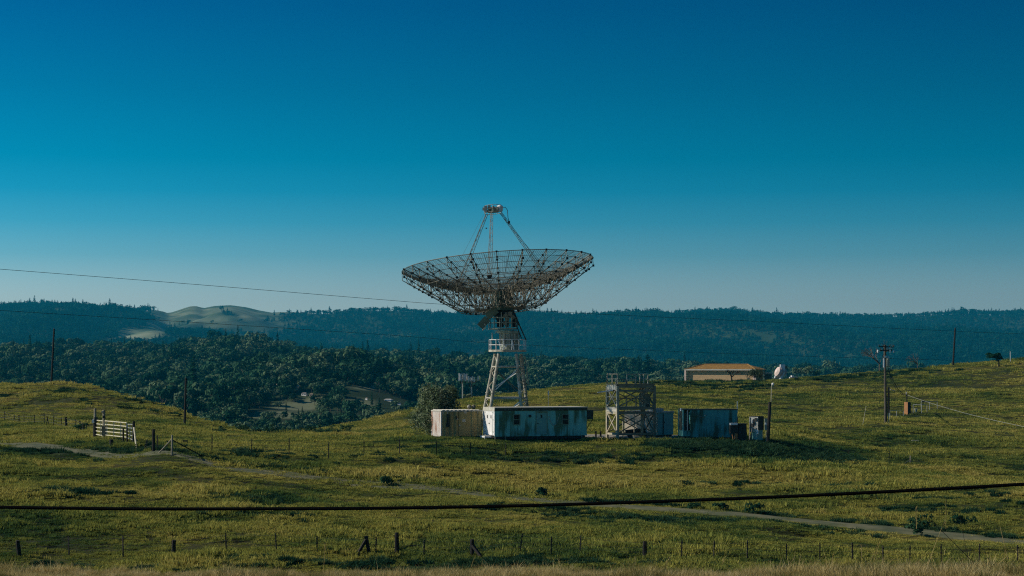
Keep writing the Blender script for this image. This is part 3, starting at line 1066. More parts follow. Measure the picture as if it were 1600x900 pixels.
M_ROOFEDGE = mat('pale_roof_edge', (.55, .52, .44), (.40, .37, .30), 3, .6)
M_TAN = mat('tan_container_paint', (.40, .31, .12), (.30, .235, .09), 1.1, .6, streak=(.13, .11, .05), streak_amt=.5, streak_thr=.56)
M_TANEND = mat('pale_container_end', (.80, .73, .66), (.66, .54, .45), 2.2, .6, streak=(.36, .14, .06), streak_amt=.75, streak_thr=.56)
M_BEIGE = mat('beige_cabin_paint', (.42, .36, .27), (.33, .29, .22), 1.0, .6)
M_CABTEAL = mat('pale_teal_cabin_paint', (.19, .44, .40), (.14, .36, .32), 1.0, .6)
M_GLASS = mat('dark_window_glass', (.012, .016, .016), (.008, .011, .011), 3, .35, spec=.15)
M_FRAME = mat('olive_window_frame', (.22, .30, .20), (.14, .20, .13), 3, .6)
M_POLE = mat('weathered_pole_wood', (.11, .092, .068), (.055, .046, .034), 2.5, .85, fine=12)
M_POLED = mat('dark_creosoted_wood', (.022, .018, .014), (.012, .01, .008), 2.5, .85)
M_POST = mat('grey_fence_post_wood', (.026, .021, .016), (.014, .011, .009), 4, .9, rnd=.3)
M_TPOST = mat('rusty_fence_stake', (.04, .032, .024), (.024, .019, .014), 5, .8, rnd=.35)
M_POSTL = mat('bleached_post_wood', (.34, .30, .23), (.2, .17, .12), 3, .85)
M_WIRE = mat('dull_fence_wire', (.10, .095, .08), (.06, .055, .045), 3, .6, .3)
M_CABLE = mat('black_rubber_cable', (.004, .004, .004), (.003, .003, .003), 3, .9, spec=.04)
M_GATE = mat('pale_gate_paint', (.66, .60, .44), (.46, .40, .27), 3, .6)
M_BRICK = None
M_ROOF = mat('clay_tile_roof', (.38, .215, .065), (.26, .145, .042), 1.4, .8, fine=5)
M_SCAF = mat('sunlit_scaffold_paint', (.50, .45, .33), (.30, .26, .18), 1.8, .65, fine=7)  # lighter twin of the scaffold paint for sunlit members
M_SCAF_SHADE = mat('shaded_scaffold_paint', (.27, .245, .17), (.16, .145, .10), 1.8, .65)  # scaffold paint darkened for the faces turned from the sun
M_GRAVEL = mat('pale_gravel', (.34, .30, .24), (.24, .21, .16), 1.2, .95, bump=.5)
M_ORANGE = mat('rusty_orange_cabinet', (.42, .19, .07), (.30, .13, .05), 3, .7)
M_PINK = mat('pinkish_white_paint', (.70, .55, .48), (.52, .38, .32), 1.2, .6)
M_GALV = mat('pale_galvanised_pipe', (.42, .42, .37), (.28, .27, .23), 3, .5, .3)


# ------------------------------------------------------------------ dirt track and gravel pad
def strip(name, xs, yy, half, lift, m, label):
    t = np.gradient(xs), np.gradient(yy)
    L = np.hypot(*t)
    nx, ny = -t[1] / L, t[0] / L
    K = 9
    V, T = [], []
    for i in range(len(xs)):
        wob = 1 + .75 * float(vnoise(i / 6.0, 3.3, 5))
        for k in range(K):
            o = (k / (K - 1) - .5) * 2 * half * wob
            x, y = xs[i] + nx[i] * o, yy[i] + ny[i] * o
            V.append((x, y, 0))
    V = np.array(V)
    zz = field(V[:, 0], V[:, 1])
    k = np.tile(np.abs(np.linspace(-1, 1, K)), len(xs))
    V[:, 2] = zz + lift - .18 * (k > .99) - .03 * (np.abs(k - .5) < .15)
    for i in range(len(xs) - 1):
        for k in range(K - 1):
            a = i * K + k
            T.append((a, a + 1, a + K + 1, a + K))
    me = tri_mesh(name, V, T, m)
    me.polygons.foreach_set('use_smooth', np.ones(len(T), bool))
    return tag(link(name, me), label, kind='structure')


M_TRACK = mat('trodden_dirt', (.15, .14, .075), (.055, .07, .028), .55, .95, fine=1.3, bump=.4)
strip('dirt_track', TX, TY, 1.45, .10, M_TRACK, 'pale dirt track crossing the field')
gx = np.linspace((905 - 800) / F * 184, (1075 - 800) / F * 184, 40)
strip('gravel_pad', gx, np.full(40, 184.0) + .2 * np.sin(gx), 4.2, .10, M_GRAVEL, 'pale gravel pad between the trailers')


# ------------------------------------------------------------------ the radio telescope
def telescope():
    Y0 = 183.0
    base = G(790, Y0)
    rt = root('radio_telescope', 'large mesh dish radio telescope on a white lattice tower', 'telescope', base)
    k = Y0 / F

    def A(px, py, dy=0.0):
        return Vector(((px - 800) * k, Y0 + dy, (HZ - py) * k))

    def mb():
        return MB(base)
    # --- four splayed legs
    legs = {'fl': ((779.4, 553, -1.3), (766.5, 640, -1.7)), 'bl': ((773.5, 553, 1.3), (756.5, 640, 1.7)),
            'fr': ((806.5, 553, -1.3), (815, 640, -1.7)), 'br': ((814, 553, 1.3), (824.5, 640, 1.7))}
    LG = {}
    for q, (t, b) in legs.items():
        p0 = A(*t)
        d = (A(*b) - p0)
        p1 = p0 + d * ((p0.z - base.z + .3) / -d.z)
        LG[q] = (p0, p1)
        m = mb(); m.tube(p1, p0, .17, 10, .15)
        for tt in (.2, .45, .7): m.tube(p0.lerp(p1, tt), p0.lerp(p1, tt + .012), .21, 10)
        m.box(p1.x - .4, p1.x + .4, p1.y - .4, p1.y + .4, p1.z - .2, p1.z + .42)
        m.build('leg', M_STEEL, rt)

    def at(q, py):
        p0, p1 = LG[q]
        z = (HZ - py) * k
        return p0.lerp(p1, (p0.z - z) / (p0.z - p1.z))
    # horizontal ring beams
    for py in (573, 622):
        for a, b in (('fl', 'fr'), ('bl', 'br'), ('fl', 'bl'), ('fr', 'br')):
            mb().tube(at(a, py), at(b, py), .11 if a[1] != b[1] else .08, 8).build('ring_beam', M_STEEL, rt)
    # crossed braces on front and back faces, lacing on the sides
    for f, dy in (('f', 0), ('b', 0)):
        mb().tube(at(f + 'l', 612), at(f + 'r', 577), .055, 6).build('diagonal_brace', M_WHITE, rt)
        mb().tube(at(f + 'l', 577), at(f + 'r', 618), .03, 5).build('diagonal_brace', M_STEELD, rt)
        mb().tube(at(f + 'l', 668), at(f + 'r', 626), .06, 6).build('diagonal_brace', M_WHITE, rt)
        mb().tube(at(f + 'l', 626), at(f + 'r', 668), .03, 5).build('diagonal_brace', M_STEELD, rt)
    for s in ('l', 'r'):
        m = mb()
        pys = list(range(556, 676, 12))
        for i, (a, b) in enumerate(zip(pys[:-1], pys[1:])):
            u, v = ('f', 'b') if i % 2 else ('b', 'f')
            m.tube(at(u + s, a), at(v + s, b), .035, 5)
        m.build('side_lacing', M_STEEL, rt, kind='stuff')
    # ladder up the right-hand legs
    m = mb()
    a0, a1 = at('fr', 556) + Vector((.28, -.1, 0)), at('fr', 680) + Vector((.28, -.1, 0))
    o = Vector((.34, .12, 0))
    m.tube(a0, a1, .03, 5); m.tube(a0 + o, a1 + o, .03, 5)
    for i in range(26):
        p = a0.lerp(a1, i / 25)
        m.tube(p, p + o, .022, 4)
    m.build('ladder', M_STEELD, rt)
    m = mb(); m.tube(at('br', 556) + Vector((.35, 0, 0)), at('br', 600) + Vector((.42, 0, 0)), .045, 6); m.tube(at('br', 600) + Vector((.42, 0, 0)), at('br', 601) + Vector((.1, 0, 0)), .045, 6)
    m.build('cable_conduit', M_STEEL, rt)

    c = A(792.5, 546)
    # --- lower platform and railing

    def ring(zc, r, px, rail_h, posts, deck, m_deck, m_rail, name):  # octagonal walk
        cc = Vector(((px - 800) * k, Y0, zc))
        d = mb()
        d.lathe(cc, [(r * .55, -deck), (r, -deck), (r, .02), (r * .55, .02)], 14)
        dk = d.build(name, m_deck, rt)
        m = mb()
        for i in range(14):
            a0, a1 = [2 * math.pi * (i + j) / 14 for j in (0, 1)]
            p0, p1 = [cc + Vector((math.cos(a) * (r - .06), math.sin(a) * (r - .06), 0)) for a in (a0, a1)]
            for hh in (.5, 1.0): m.tube(p0 + Vector((0, 0, rail_h * hh)), p1 + Vector((0, 0, rail_h * hh)), .028, 5)
            m.tube(p0, p0 + Vector((0, 0, rail_h)), .035, 5)
        m.build('railing', m_rail, dk)
        return cc
    ring((HZ - 547) * k, 1.8, 793, .98, 14, .17, M_STEEL, M_WHITE, 'lower_platform')
    ring((HZ - 513) * k, 1.42, 786, 1.02, 14, .10, M_GREYGRN, M_GREYGRN, 'upper_platform')
    # turret drum between the platforms
    cc = A(796, 545)
    m = mb(); m.lathe(cc, [(.92, -.1), (.92, .35), (.86, .36), (.86, 1.45), (.98, 1.5), (.98, 1.68)], 20)
    tr = m.build('turret', M_GREYGRN, rt)
    m = mb()
    for i in range(12):
        a = 2 * math.pi * i / 12
        p = cc + Vector((math.cos(a) * .93, math.sin(a) * .93, 0))
        m.bar(p + Vector((0, 0, .38)), p + Vector((0, 0, 1.44)), .10, .10)
    m.build('stiffener', M_STEEL, tr, kind='stuff')
    m = mb(); m.tube(A(779.5, 532, -1), A(783.5, 548, -1.15), .06, 6); m.tube(A(792, 540, -1.0), A(786, 546, -1.1), .05, 5); m.tube(A(800, 531, -1.), A(803, 547, -1.1), .07, 5)
    m.build('strut', M_WHITE, tr)
    m = mb(); m.lathe(A(792.5, 521), [(.9, 0), (.97, .02), (.97, .26), (.9, .28)], 20); m.build('slewing_ring', M_GREYGRN, rt)
    # machinery on the upper platform
    m = mb()
    q = A(789, 511)
    m.box(q.x - .75, q.x - .12, Y0 - .5, Y0 + .6, q.z, q.z + 1.15)
    m.box(q.x + .0, q.x + .42, Y0 - .55, Y0 + .5, q.z, q.z + 1.05)
    m.box(q.x - .95, q.x + .9, Y0 - .35, Y0 + .75, q.z + 1.16, q.z + 1.55)
    m.box(q.x + .55, q.x + 1.05, Y0 - .4, Y0 + .5, q.z, q.z + .9)
    m.build('drive_cabinet', M_BLACK, rt)
    m = mb()
    for px, w in ((783.5, .10), (790.5, .12), (794, .09), (799.5, .12)):
        p = A(px, 512, -.75)
        m.bar(p, p + Vector((0, 0, 1.45)), w, w)
    m.bar(A(776, 497, -.76), A(800, 497, -.76), .07, .07)
    m.bar(A(776, 504, -.77), A(800, 504, -.77), .06, .06)
    m.build('support_frame', M_GREYGRN, rt)
    m = mb()
    for px, py in ((790, 494), (793, 499), (797, 491), (789, 505), (801, 496)):
        m.lathe(A(px, py, -.82), [(.02, 0), (.22, .01), (.22, .12), (.02, .13)], 10, Matrix.Rotation(R(90), 3, 'X'))
    m.build('drive_gear', M_STEELD, rt, kind='stuff')
    # hub drum below the reflector
    m = mb()
    hb = A(785, 485)
    m.lathe(hb, [(.85, -.02), (1.02, .04), (1.02, 1.95), (.95, 2.0)], 18)
    m.build('hub_drum', M_GREENP, rt)
    m = mb()
    for sx in (-1, 1):
        m.add([A(785 + sx * 17, 487, -.5), A(785 + sx * 17, 487, .5), A(785 + sx * 8, 503, .4), A(785 + sx * 8, 503, -.4), A(785 + sx * 11, 486, -.5), A(785 + sx * 11, 486, .5), A(785 + sx * 4, 503, .4), A(785 + sx * 4, 503, -.4)],
              [(0, 1, 2, 3), (7, 6, 5, 4), (0, 4, 5, 1), (1, 5, 6, 2), (2, 6, 7, 3), (3, 7, 4, 0)])
    m.build('elevation_bearing', M_GREENP, rt)
    # counterweight arms: two slanted green plates on the left
    for (px0, py0), (px1, py1), w in (((776, 484), (760, 495), .75), ((762, 498), (750, 511), .62)):
        p, q = A(px0, py0, -.6), A(px1, py1, -.6)
        mb().bar(p, q, .7, w * .62, up=(0, 1, 0)).build('counterweight', M_CWT, rt)
    for a_, b_, r_ in (((759, 512, -.95), (753.5, 517, -.95), .05), ((777.5, 517, -1.2), (773.5, 521, -1.2), .05), ((769, 520, -.4), (769, 531, -.4), .04), ((757, 506, -.98), (759.5, 510, -.98), .06)):
        mb().tube(A(*a_), A(*b_), r_, 5).build('counterweight_rod', M_STEEL, rt)
    m = mb()
    for a, b, w in (((801, 485), (822, 531.5), .11), ((799, 489), (815, 529), .10)):
        m.bar(A(*a, -.4), A(*b, -.4), w, w)
    m.build('elevation_strut', M_NODE, rt)
    m = mb(); m.bar(A(803, 490, -.45), A(809, 505, -.45), .3, .26); m.bar(A(806, 496, .3), A(811, 508, .3), .2, .2)
    m.build('elevation_motor', M_BLACK, rt)

    # --- dish
    n = Vector((-.080, .085, 1)).normalized()
    C = Vector((-23 * k, Y0, (HZ - 414.5) * k))
    RAD, FOC = 9.12, 8.0
    dep = RAD ** 2 / (4 * FOC)
    V0 = C - n * dep
    ex = Vector((1, 0, 0)); ex = (ex - n * ex.dot(n)).normalized()
    ey = n.cross(ex)

    def D(r, a, z=None):
        z = r * r / (4 * FOC) if z is None else z
        return V0 + ex * (r * math.cos(a)) + ey * (r * math.sin(a)) + n * z

    def zb(r):
        return -1.62 if r <= 3.9 else -1.62 + (r - 3.9) / 5.15 * 3.45
    NR = 24
    rr = [1.2, 2.3, 3.4, 4.5, 5.6, 6.7, 7.6, 8.4, RAD]
    for i in range(NR):
        a = -math.pi / 2 + 2 * math.pi * i / NR
        m = mb(); g = mb()
        tops = [D(r, a) for r in rr]
        bots = [D(r, a, zb(r)) for r in rr[:-1]] + [D(RAD, a, RAD ** 2 / 32 - .75)]
        for j in range(len(rr) - 1):
            m.tube(tops[j], tops[j + 1], .04, 5)
            m.tube(bots[j], bots[j + 1], .036, 5)
            m.tube(tops[j], bots[j], .026, 4)
            if j % 2 == 0: m.tube(tops[j], bots[j + 1], .028, 4)
            else: m.tube(bots[j], tops[j + 1], .028, 4)
        m.tube(tops[-1], bots[-1], .03, 4)
        rib = m.build('rib', M_STEELD, rt)
        rs = random.Random(i)
        for j in range(1, len(rr)):
            for p, w in ((tops[j], .085), (bots[j], .10)):
                if rs.random() < (.45 if j < 4 else .74):
                    g.box(p.x - w, p.x + w, p.y - w, p.y + w, p.z - w, p.z + w)
        g.build('joint_block', M_NODE, rib, kind='stuff')
    # cross lacing between neighbouring ribs (lower chord), hoops
    for r in rr[1:]:
        m = mb()
        m.path([D(r, 2 * math.pi * t / 48) for t in range(49)], .030 if r < RAD else .034, 4)
        m.build('hoop', M_STEELD, rt)
    for r in (3.9, 5.6, 7.6):
        m = mb()
        for i in range(NR):
            a0, a1 = [-math.pi / 2 + 2 * math.pi * (i + j) / NR for j in (0, 1)]
            m.tube(D(r, a0, zb(r)), D(r, a1, zb(r)), .03, 4)
        m.build('lower_hoop', M_STEELD, rt)
    m = mb()
    for i in range(NR):
        a0, a1 = [-math.pi / 2 + 2 * math.pi * (i + j) / NR for j in (0, 1)]
        am = (a0 + a1) / 2
        for r0, r1 in ((1.4, 2.3), (2.3, 3.4), (3.4, 4.5), (4.5, 5.6), (5.6, 6.7), (6.7, 7.6), (7.6, 8.4)):
            if r0 > 2 and (i + int(r0)) % 2: m.tube(D(r1, a0), D(r0, a1, zb(r0)), .014, 3)
        m.tube(D(2.3, am), D(RAD, am), .022, 3)
        for r0, r1 in ((3.9, 5.6), (5.6, 7.6)):
            m.tube(D(r0, a0, zb(r0)), D(r1, a1, zb(r1)), .02, 3)
    m.build('cross_lacing', M_NODE, rt, kind='stuff')
    # bundle of thin tie rods round the hub
    m = mb()
    rs = random.Random(5)
    for i in range(46):
        a = rs.uniform(0, 6.28); r1 = rs.uniform(1.6, 4.2)
        m.tube(D(1.0, a, rs.uniform(-1.6, -.1)), D(r1, a + rs.uniform(-.3, .3), r1 * r1 / 32 if rs.random() < .55 else zb(r1)), .02, 3)
    m.build('tie_rod', M_STEEL, rt, kind='stuff')
    # reflecting surface: woven wire, radial and ring wires
    m = mb()

    def wire(p, q, r=.0145):
        m.tube(p, q, r, 3, cap=False)
    r = .5
    rings = []
    while r < RAD + .02:
        rings.append(min(r, RAD)); r += .155
    for q in rings:
        ns = max(24, int(q * 2 * math.pi / .75))
        pts = [D(q, 2 * math.pi * t / ns) for t in range(ns + 1)]
        for a, b in zip(pts[:-1], pts[1:]): wire(a, b)
    for lo, hi, cnt in ((.5, 2.3, 72), (2.3, 4.5, 144), (4.5, RAD, 288)):
        for t in range(cnt):
            a = 2 * math.pi * t / cnt
            steps = max(2, int((hi - lo) / .75))
            pts = [D(lo + (hi - lo) * s / steps, a) for s in range(steps + 1)]
            for u, v in zip(pts[:-1], pts[1:]): wire(u, v)
    m.build('wire_mesh_surface', M_MESHW, rt, kind='stuff')
    # feed legs: three laced twin-tube struts
    foc = V0 + n * FOC
    for deg in (22, 141, 261):
        a = R(deg)
        p = D(5.25, a)
        t = foc + (ex * math.cos(a) + ey * math.sin(a)) * .75 - n * .35
        side = (-ex * math.sin(a) + ey * math.cos(a))
        dirv = (t - p).normalized()
        up = side.cross(dirv)
        m = mb()
        cs = [side * .2, side * -.2, up * .28]
        for c_ in cs: m.tube(p + c_ * 1.1, t + c_ * .55, .024, 5)
        for j in range(16):
            u, v = j / 16, (j + 1) / 16
            for a_, b_ in ((0, 1), (1, 2), (2, 0)):
                m.tube(p.lerp(t, u) + cs[a_ if j % 2 else b_] * (1.1 - .55 * u), p.lerp(t, v) + cs[b_ if j % 2 else a_] * (1.1 - .55 * v), .012, 3)
        fl = m.build('feed_leg', M_STEELD, rt)
        g = mb()
        g.box(p.x - .2, p.x + .2, p.y - .2, p.y + .2, p.z - .18, p.z + .18)
        g.build('foot_joint', M_NODE, fl)
    m = mb(); m.tube(foc + ex * .55 - n * .3 + ey * .2, D(6.3, R(30)), .014, 4); m.tube(foc + ex * -.9 - n * .4, D(5.2, R(200)), .010, 4)
    m.build('stay_wire', M_STEELD, rt)
    # feed assembly
    m = mb()
    m.lathe(foc, [(.42, -.30), (.60, -.26), (.60, -.10), (.40, -.04), (.40, .16), (.25, .2)], 14)
    fa = m.build('feed_ring', M_STEEL, rt)
    rs = random.Random(3)
    for x0, x1, z0, z1, mt in ((-.98, -.62, -.12, .12, M_STEEL), (-.80, -.52, -.30, .30, M_ROOFEDGE), (-.48, -.22, -.36, .10, M_FRAME), (-.45, -.20, .12, .34, M_STEEL), (-.18, .22, -.34, .08, M_FRAME), (-.05, .16, .1, .30, M_ROOFEDGE), (.25, .46, -.30, .22, M_STEEL)):
        y0 = foc.y - rs.uniform(.62, .82)
        MB(base).box(foc.x + x0, foc.x + x1, y0, y0 + .5, foc.z + z0, foc.z + z1).build('receiver_box', mt, fa)
    m = mb()
    m.lathe(foc + Vector((.68, -.25, .06)), [(.05, -.30), (.26, -.26), (.30, .20), (.2, .30), (.05, .34)], 12)
    m.build('receiver_housing', M_WHITE, fa)
    m = mb()
    for q in range(12):
        a = q * .524
        p = foc + ex * math.cos(a) * .84 + ey * math.sin(a) * .84
        m.tube(p - n * .34, p + n * .34, .02, 4)
    for zz in (.34, -.34, 0): m.path([foc + ex * math.cos(q * .3927) * .84 + ey * math.sin(q * .3927) * .84 + n * zz for q in range(17)], .022, 4)
    m.build('feed_railing', M_STEEL, fa)
    m = mb()
    h0 = foc + Vector((.85, 0, .1))
    m.path([h0, h0 + Vector((.35, 0, .12)), h0 + Vector((.55, 0, -.2)), h0 + Vector((.6, 0, -.9)), h0 + Vector((.7, 0, -1.25))], .03, 5)
    m.box(h0.x + .6, h0.x + .8, h0.y - .1, h0.y + .1, h0.z - 1.45, h0.z - 1.2)
    m.build('feed_cable', M_NODE, fa)
    mb().tube(foc + Vector((-.62, 0, -1.85)), foc + Vector((-.62, 0, -1.75)), .09, 6).build('clamp', M_NODE, fa)


telescope()


# ------------------------------------------------------------------ trailers, containers, cabinets
def local_box(mb_, *a, **k):
    return mb_.box(*a, **k)


def office_trailer():
    a = R(20)
    Y = 173.0
    loc = Vector(((773 - 800) / F * Y, Y, -6.46))
    loc.z = gz(loc.x + 4, Y + 2.5)
    L, W = 8.95, 3.0
    zt = (HZ - 637) / F * Y - loc.z
    zb_ = (HZ - 680.5) / F * Y - loc.z
    rt = root('office_trailer', 'long white site trailer streaked with green algae under the dish', 'trailer', loc, a)
    FOOT.append((loc.x + 4, Y + 2.6, 2.2)); FOOT.append((loc.x + 1.2, Y + 1.6, 1.6)); FOOT.append((loc.x + 7, Y + 3.6, 2.0))
    m = MB(); m.box(0, L, 0, W, zb_, zt - .28); m.build('body', M_TRAILER, rt)
    # siding seams
    m = MB()
    for i in range(1, 8):
        x = L * i / 8
        m.box(x - .012, x + .012, -.012, .02, zb_ + .02, zt - .30)
    m.build('siding_seam', M_TRAILER, rt, kind='stuff')
    m = MB(); m.box(-.03, L + .05, -.06, W + .05, zt - .30, zt - .05); m.build('fascia', M_TRIM, rt)
    m = MB(); m.box(-.05, L + .07, -.09, W + .07, zt - .05, zt + .02)
    m.box(-.06, .0, -.08, W + .06, zt - .32, zt - .052)
    m.build('roof', M_ROOFEDGE, rt)
    m = MB()
    for x in (.95, 1.3, 1.5, 2.6, 3.9, 4.25, 5.3, 6.2):
        m.box(x, x + .05, -.075, -.058, zt - .2, zt - .16)
    m.build('marker_light', M_ROOFEDGE, rt, kind='stuff')
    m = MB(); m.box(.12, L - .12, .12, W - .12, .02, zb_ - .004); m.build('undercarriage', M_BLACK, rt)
    m = MB(); m.box(-.02, L + .02, -.03, .04, zb_ - .10, zb_ + .035); m.build('bottom_rail', M_TRAILER, rt)
    for x in (1.0, L - .5): MB().tube((x, -.05, -.05), (x, -.05, .35), .05, 6).build('jack', M_STEELD, rt)
    m = MB()
    for x in (5.0, 5.95):
        m.lathe((x, .35, .38), [(.1, -.12), (.38, -.12), (.38, .12), (.1, .12)], 14, Matrix.Rotation(R(90), 3, 'X'))
    m.build('wheel', M_BLACK, rt, kind='stuff')
    # windows

    def win(x0, x1, z0, z1):
        f = MB()
        for q in ((x0, x1, z1 - .07, z1), (x0, x1, z0, z0 + .07), (x0, x0 + .07, z0 + .07, z1 - .07), (x1 - .07, x1, z0 + .07, z1 - .07), (x0 + .07, x1 - .07, (z0 + z1) / 2 - .03, (z0 + z1) / 2 + .03)):
            f.box(q[0], q[1], -.05, .01, q[2], q[3])
        fo = f.build('window', M_FRAME, rt)
        MB().box(x0 + .07, x1 - .07, -.014, .006, z0 + .07, z1 - .07).build('pane', M_GLASS, fo)
    H0 = lambda py: (HZ - py) / F * 174.3 - loc.z
    X0 = lambda px: (lambda t: t)((px - 773) / 143 * L)
    win(X0(801), X0(812), H0(664), H0(647))
    win(X0(876.5), X0(887.5), H0(664), H0(647))
    # front door
    d = MB(); d.box(X0(837), X0(853), -.035, .004, zb_ + .04, H0(645)); do = d.build('door', M_CABTEAL, rt)
    MB().box(X0(843.5), X0(846), -.045, -.02, H0(653), H0(648)).build('door_window', M_GLASS, do)
    MB().box(X0(838), X0(840), -.06, -.036, H0(662.5), H0(661.5)).build('handle', M_BLACK, do)
    f = MB(); x0, x1, z1 = X0(836), X0(854), H0(643.5)
    f.box(x0, x0 + .06, -.05, .006, zb_ + .04, z1); f.box(x1 - .06, x1, -.05, .006, zb_ + .04, z1); f.box(x0 + .06, x1 - .06, -.05, .006, z1 - .06, z1)
    f.box(x0 - .03, x1 + .03, -.14, .006, z1 + .002, z1 + .05)
    f.build('door_frame', M_FRAME, rt)
    MB().box(X0(825), X0(828.5), -.10, .004, H0(652), H0(648)).build('lamp_box', M_BLACK, rt)
    # hanging loop of cable
    m = MB()
    pts = []
    for t in np.linspace(0, 1, 15):
        pts.append((X0(856) + (X0(873) - X0(856)) * t, -.035, H0(650) - 4 * t * (1 - t) * .95 + .15 * t))
    m.path(pts, .018, 4); m.build('hanging_cable', M_ROOFEDGE, rt)
    # left end: double white doors
    m = MB(); m.box(-.03, .0, .05, W - .05, zb_, zt - .33); e = m.build('end_wall', M_WHITE, rt)
    for y0, y1 in ((.42, 1.30), (1.32, 2.35)):
        dd = MB(); dd.box(-.06, -.028, y0, y1, zb_ + .06, zt - .52); o = dd.build('end_door', M_WHITE, e)
    for y0 in (.72, 1.72):
        MB().box(-.074, -.03, y0, y0 + .22, H0(653.5), H0(648.5)).build('door_window', M_GLASS, e)
    MB().box(-.12, -.03, 1.22, 1.36, H0(662), H0(660.5)).build('handle', M_BLACK, e)
    m = MB()
    for z in (H0(645), H0(656), H0(675)):
        m.box(-.08, -.03, .30, .40, z, z + .10); m.box(-.08, -.03, 2.5, 2.58, z, z + .10)
    m.build('hinge', M_FRAME, e, kind='stuff')
    for y in (-.05, W - .07): MB().box(-.045, -.004, y, y + .11, zb_ - .05, zt - .33).build('corner_post', M_WHITE, rt)
    m = MB(); m.box(-.75, -.1, .6, 1.9, zb_ - .2, zb_ - .06); m.box(-.7, -.6, .7, .8, 0, zb_ - .2); m.box(-.7, -.6, 1.7, 1.8, 0, zb_ - .2); m.build('doorstep', M_WHITE, rt)
    # air conditioner bracketed to the far end
    m = MB(); m.box(L + .01, L + .72, .15, 1.3, H0(656), H0(641.5)); ac = m.build('air_conditioner', M_TRIM, rt)
    for y in (.2, 1.2): MB().tube((L + .66, y, H0(656)), (L + .04, y, H0(672)), .03, 5).build('bracket', M_BLACK, ac)
    return loc


office_trailer()


def tan_container():
    a = R(20)
    ca, sa = math.cos(a), math.sin(a)
    L, W = 3.95, 2.7
    fr = Vector((-2.72, 175.80, 0))
    loc = Vector((fr.x - L * ca, fr.y - L * sa, 0))
    loc.z = gz(loc.x + 1.5, loc.y + 1)
    zt = (HZ - 641) / F * 175 - loc.z
    FOOT.append((loc.x + 1.6, loc.y + 1.9, 2.0)); FOOT.append((loc.x + 2.8, loc.y + 2.4, 1.7))
    rt = root('storage_container', 'tan corrugated storage container with a rusty pale end beside the bush', 'container', loc, a)
    m = MB(); m.corr((.08, .0), (1.62, .0), .05, zt - .12, (0, -1), .52, .075); m.corr((2.62, .0), (L - .06, .0), .05, zt - .12, (0, -1), .52, .075)
    m.build('front_wall', M_TAN, rt)
    m = MB(); m.box(1.64, 2.60, -.05, .03, .10, zt - .16); dr = m.build('door', M_TAN, rt)
    H0 = lambda py: (HZ - py) / F * 175 - loc.z
    MB().box(2.0, 2.32, -.062, -.048, H0(659.5), H0(655)).build('notice_plate', M_ROOFEDGE, dr)
    MB().box(1.72, 1.80, -.10, -.048, H0(665.5), H0(664)).build('handle', M_WHITE, dr)
    MB().box(2.16, 2.40, -.066, -.02, H0(646), H0(642.5)).build('vent_plate', M_ROOFEDGE, rt)
    m = MB(); m.corr((-.0, W), (-.0, .06), .05, zt - .12, (-1, 0), .30, .06); m.build('end_wall', M_TANEND, rt)
    m = MB(); m.box(.06, L, .06, W, .05, zt - .14); m.build('body', M_TAN, rt)
    for y in (-.06, W - .07): MB().box(-.07, .07, y, y + .13, .0, zt - .11).build('corner_post', M_TANEND, rt)
    m = MB()
    m.box(-.09, L + .02, -.08, W + .08, zt - .108, zt - .02)
    m.build('roof', M_ROOFEDGE, rt)
    for i in range(10):
        x = .05 + i * (L - .1) / 10
        MB().add([(x, -.075, zt - .02), (x + .36, -.075, zt - .02), (x + .36, W + .07, zt - .02), (x, W + .07, zt - .02), (x + .08, -.07, zt + .05), (x + .30, -.07, zt + .035), (x + .30, W + .06, zt + .035), (x + .08, W + .06, zt + .05)],
                 [(3, 2, 1, 0), (4, 5, 6, 7), (0, 1, 5, 4), (1, 2, 6, 5), (2, 3, 7, 6), (3, 0, 4, 7)]).build('roof_rib', M_ROOFEDGE, rt)
    m = MB()
    for x in (.16, .55, 3.45, 3.75): m.box(x, x + .07, -.075, -.052, zt - .3, zt - .15)
    m.build('wall_fitting', M_ROOFEDGE, rt, kind='stuff')
    m = MB(); m.box(.52, .68, -.16, -.052, .9, zt - .35); m.box(.44, .60, -.12, -.053, 1.0, 1.25); m.box(.62, .76, -.12, -.053, 1.02, 1.3); m.build('electric_box', M_BLACK, rt)
    MB().box(1.36, 1.46, -.14, -.052, H0(655), H0(650)).build('switch_box', M_BLACK, rt)
    m = MB(); m.box(1.45, 1.52, -.13, -.052, H0(656), H0(653.5)); m.build('lamp', M_ROOFEDGE, rt)
    for x in (3.2, 3.62):
        m = MB(); m.tube((x, W * .55, zt - .02), (x, W * .55, zt + .12), .12, 8); m.ball((x, W * .55, zt + .27), .21, 10); m.build('roof_vent', M_STEELD, rt, smooth=False)


tan_container()


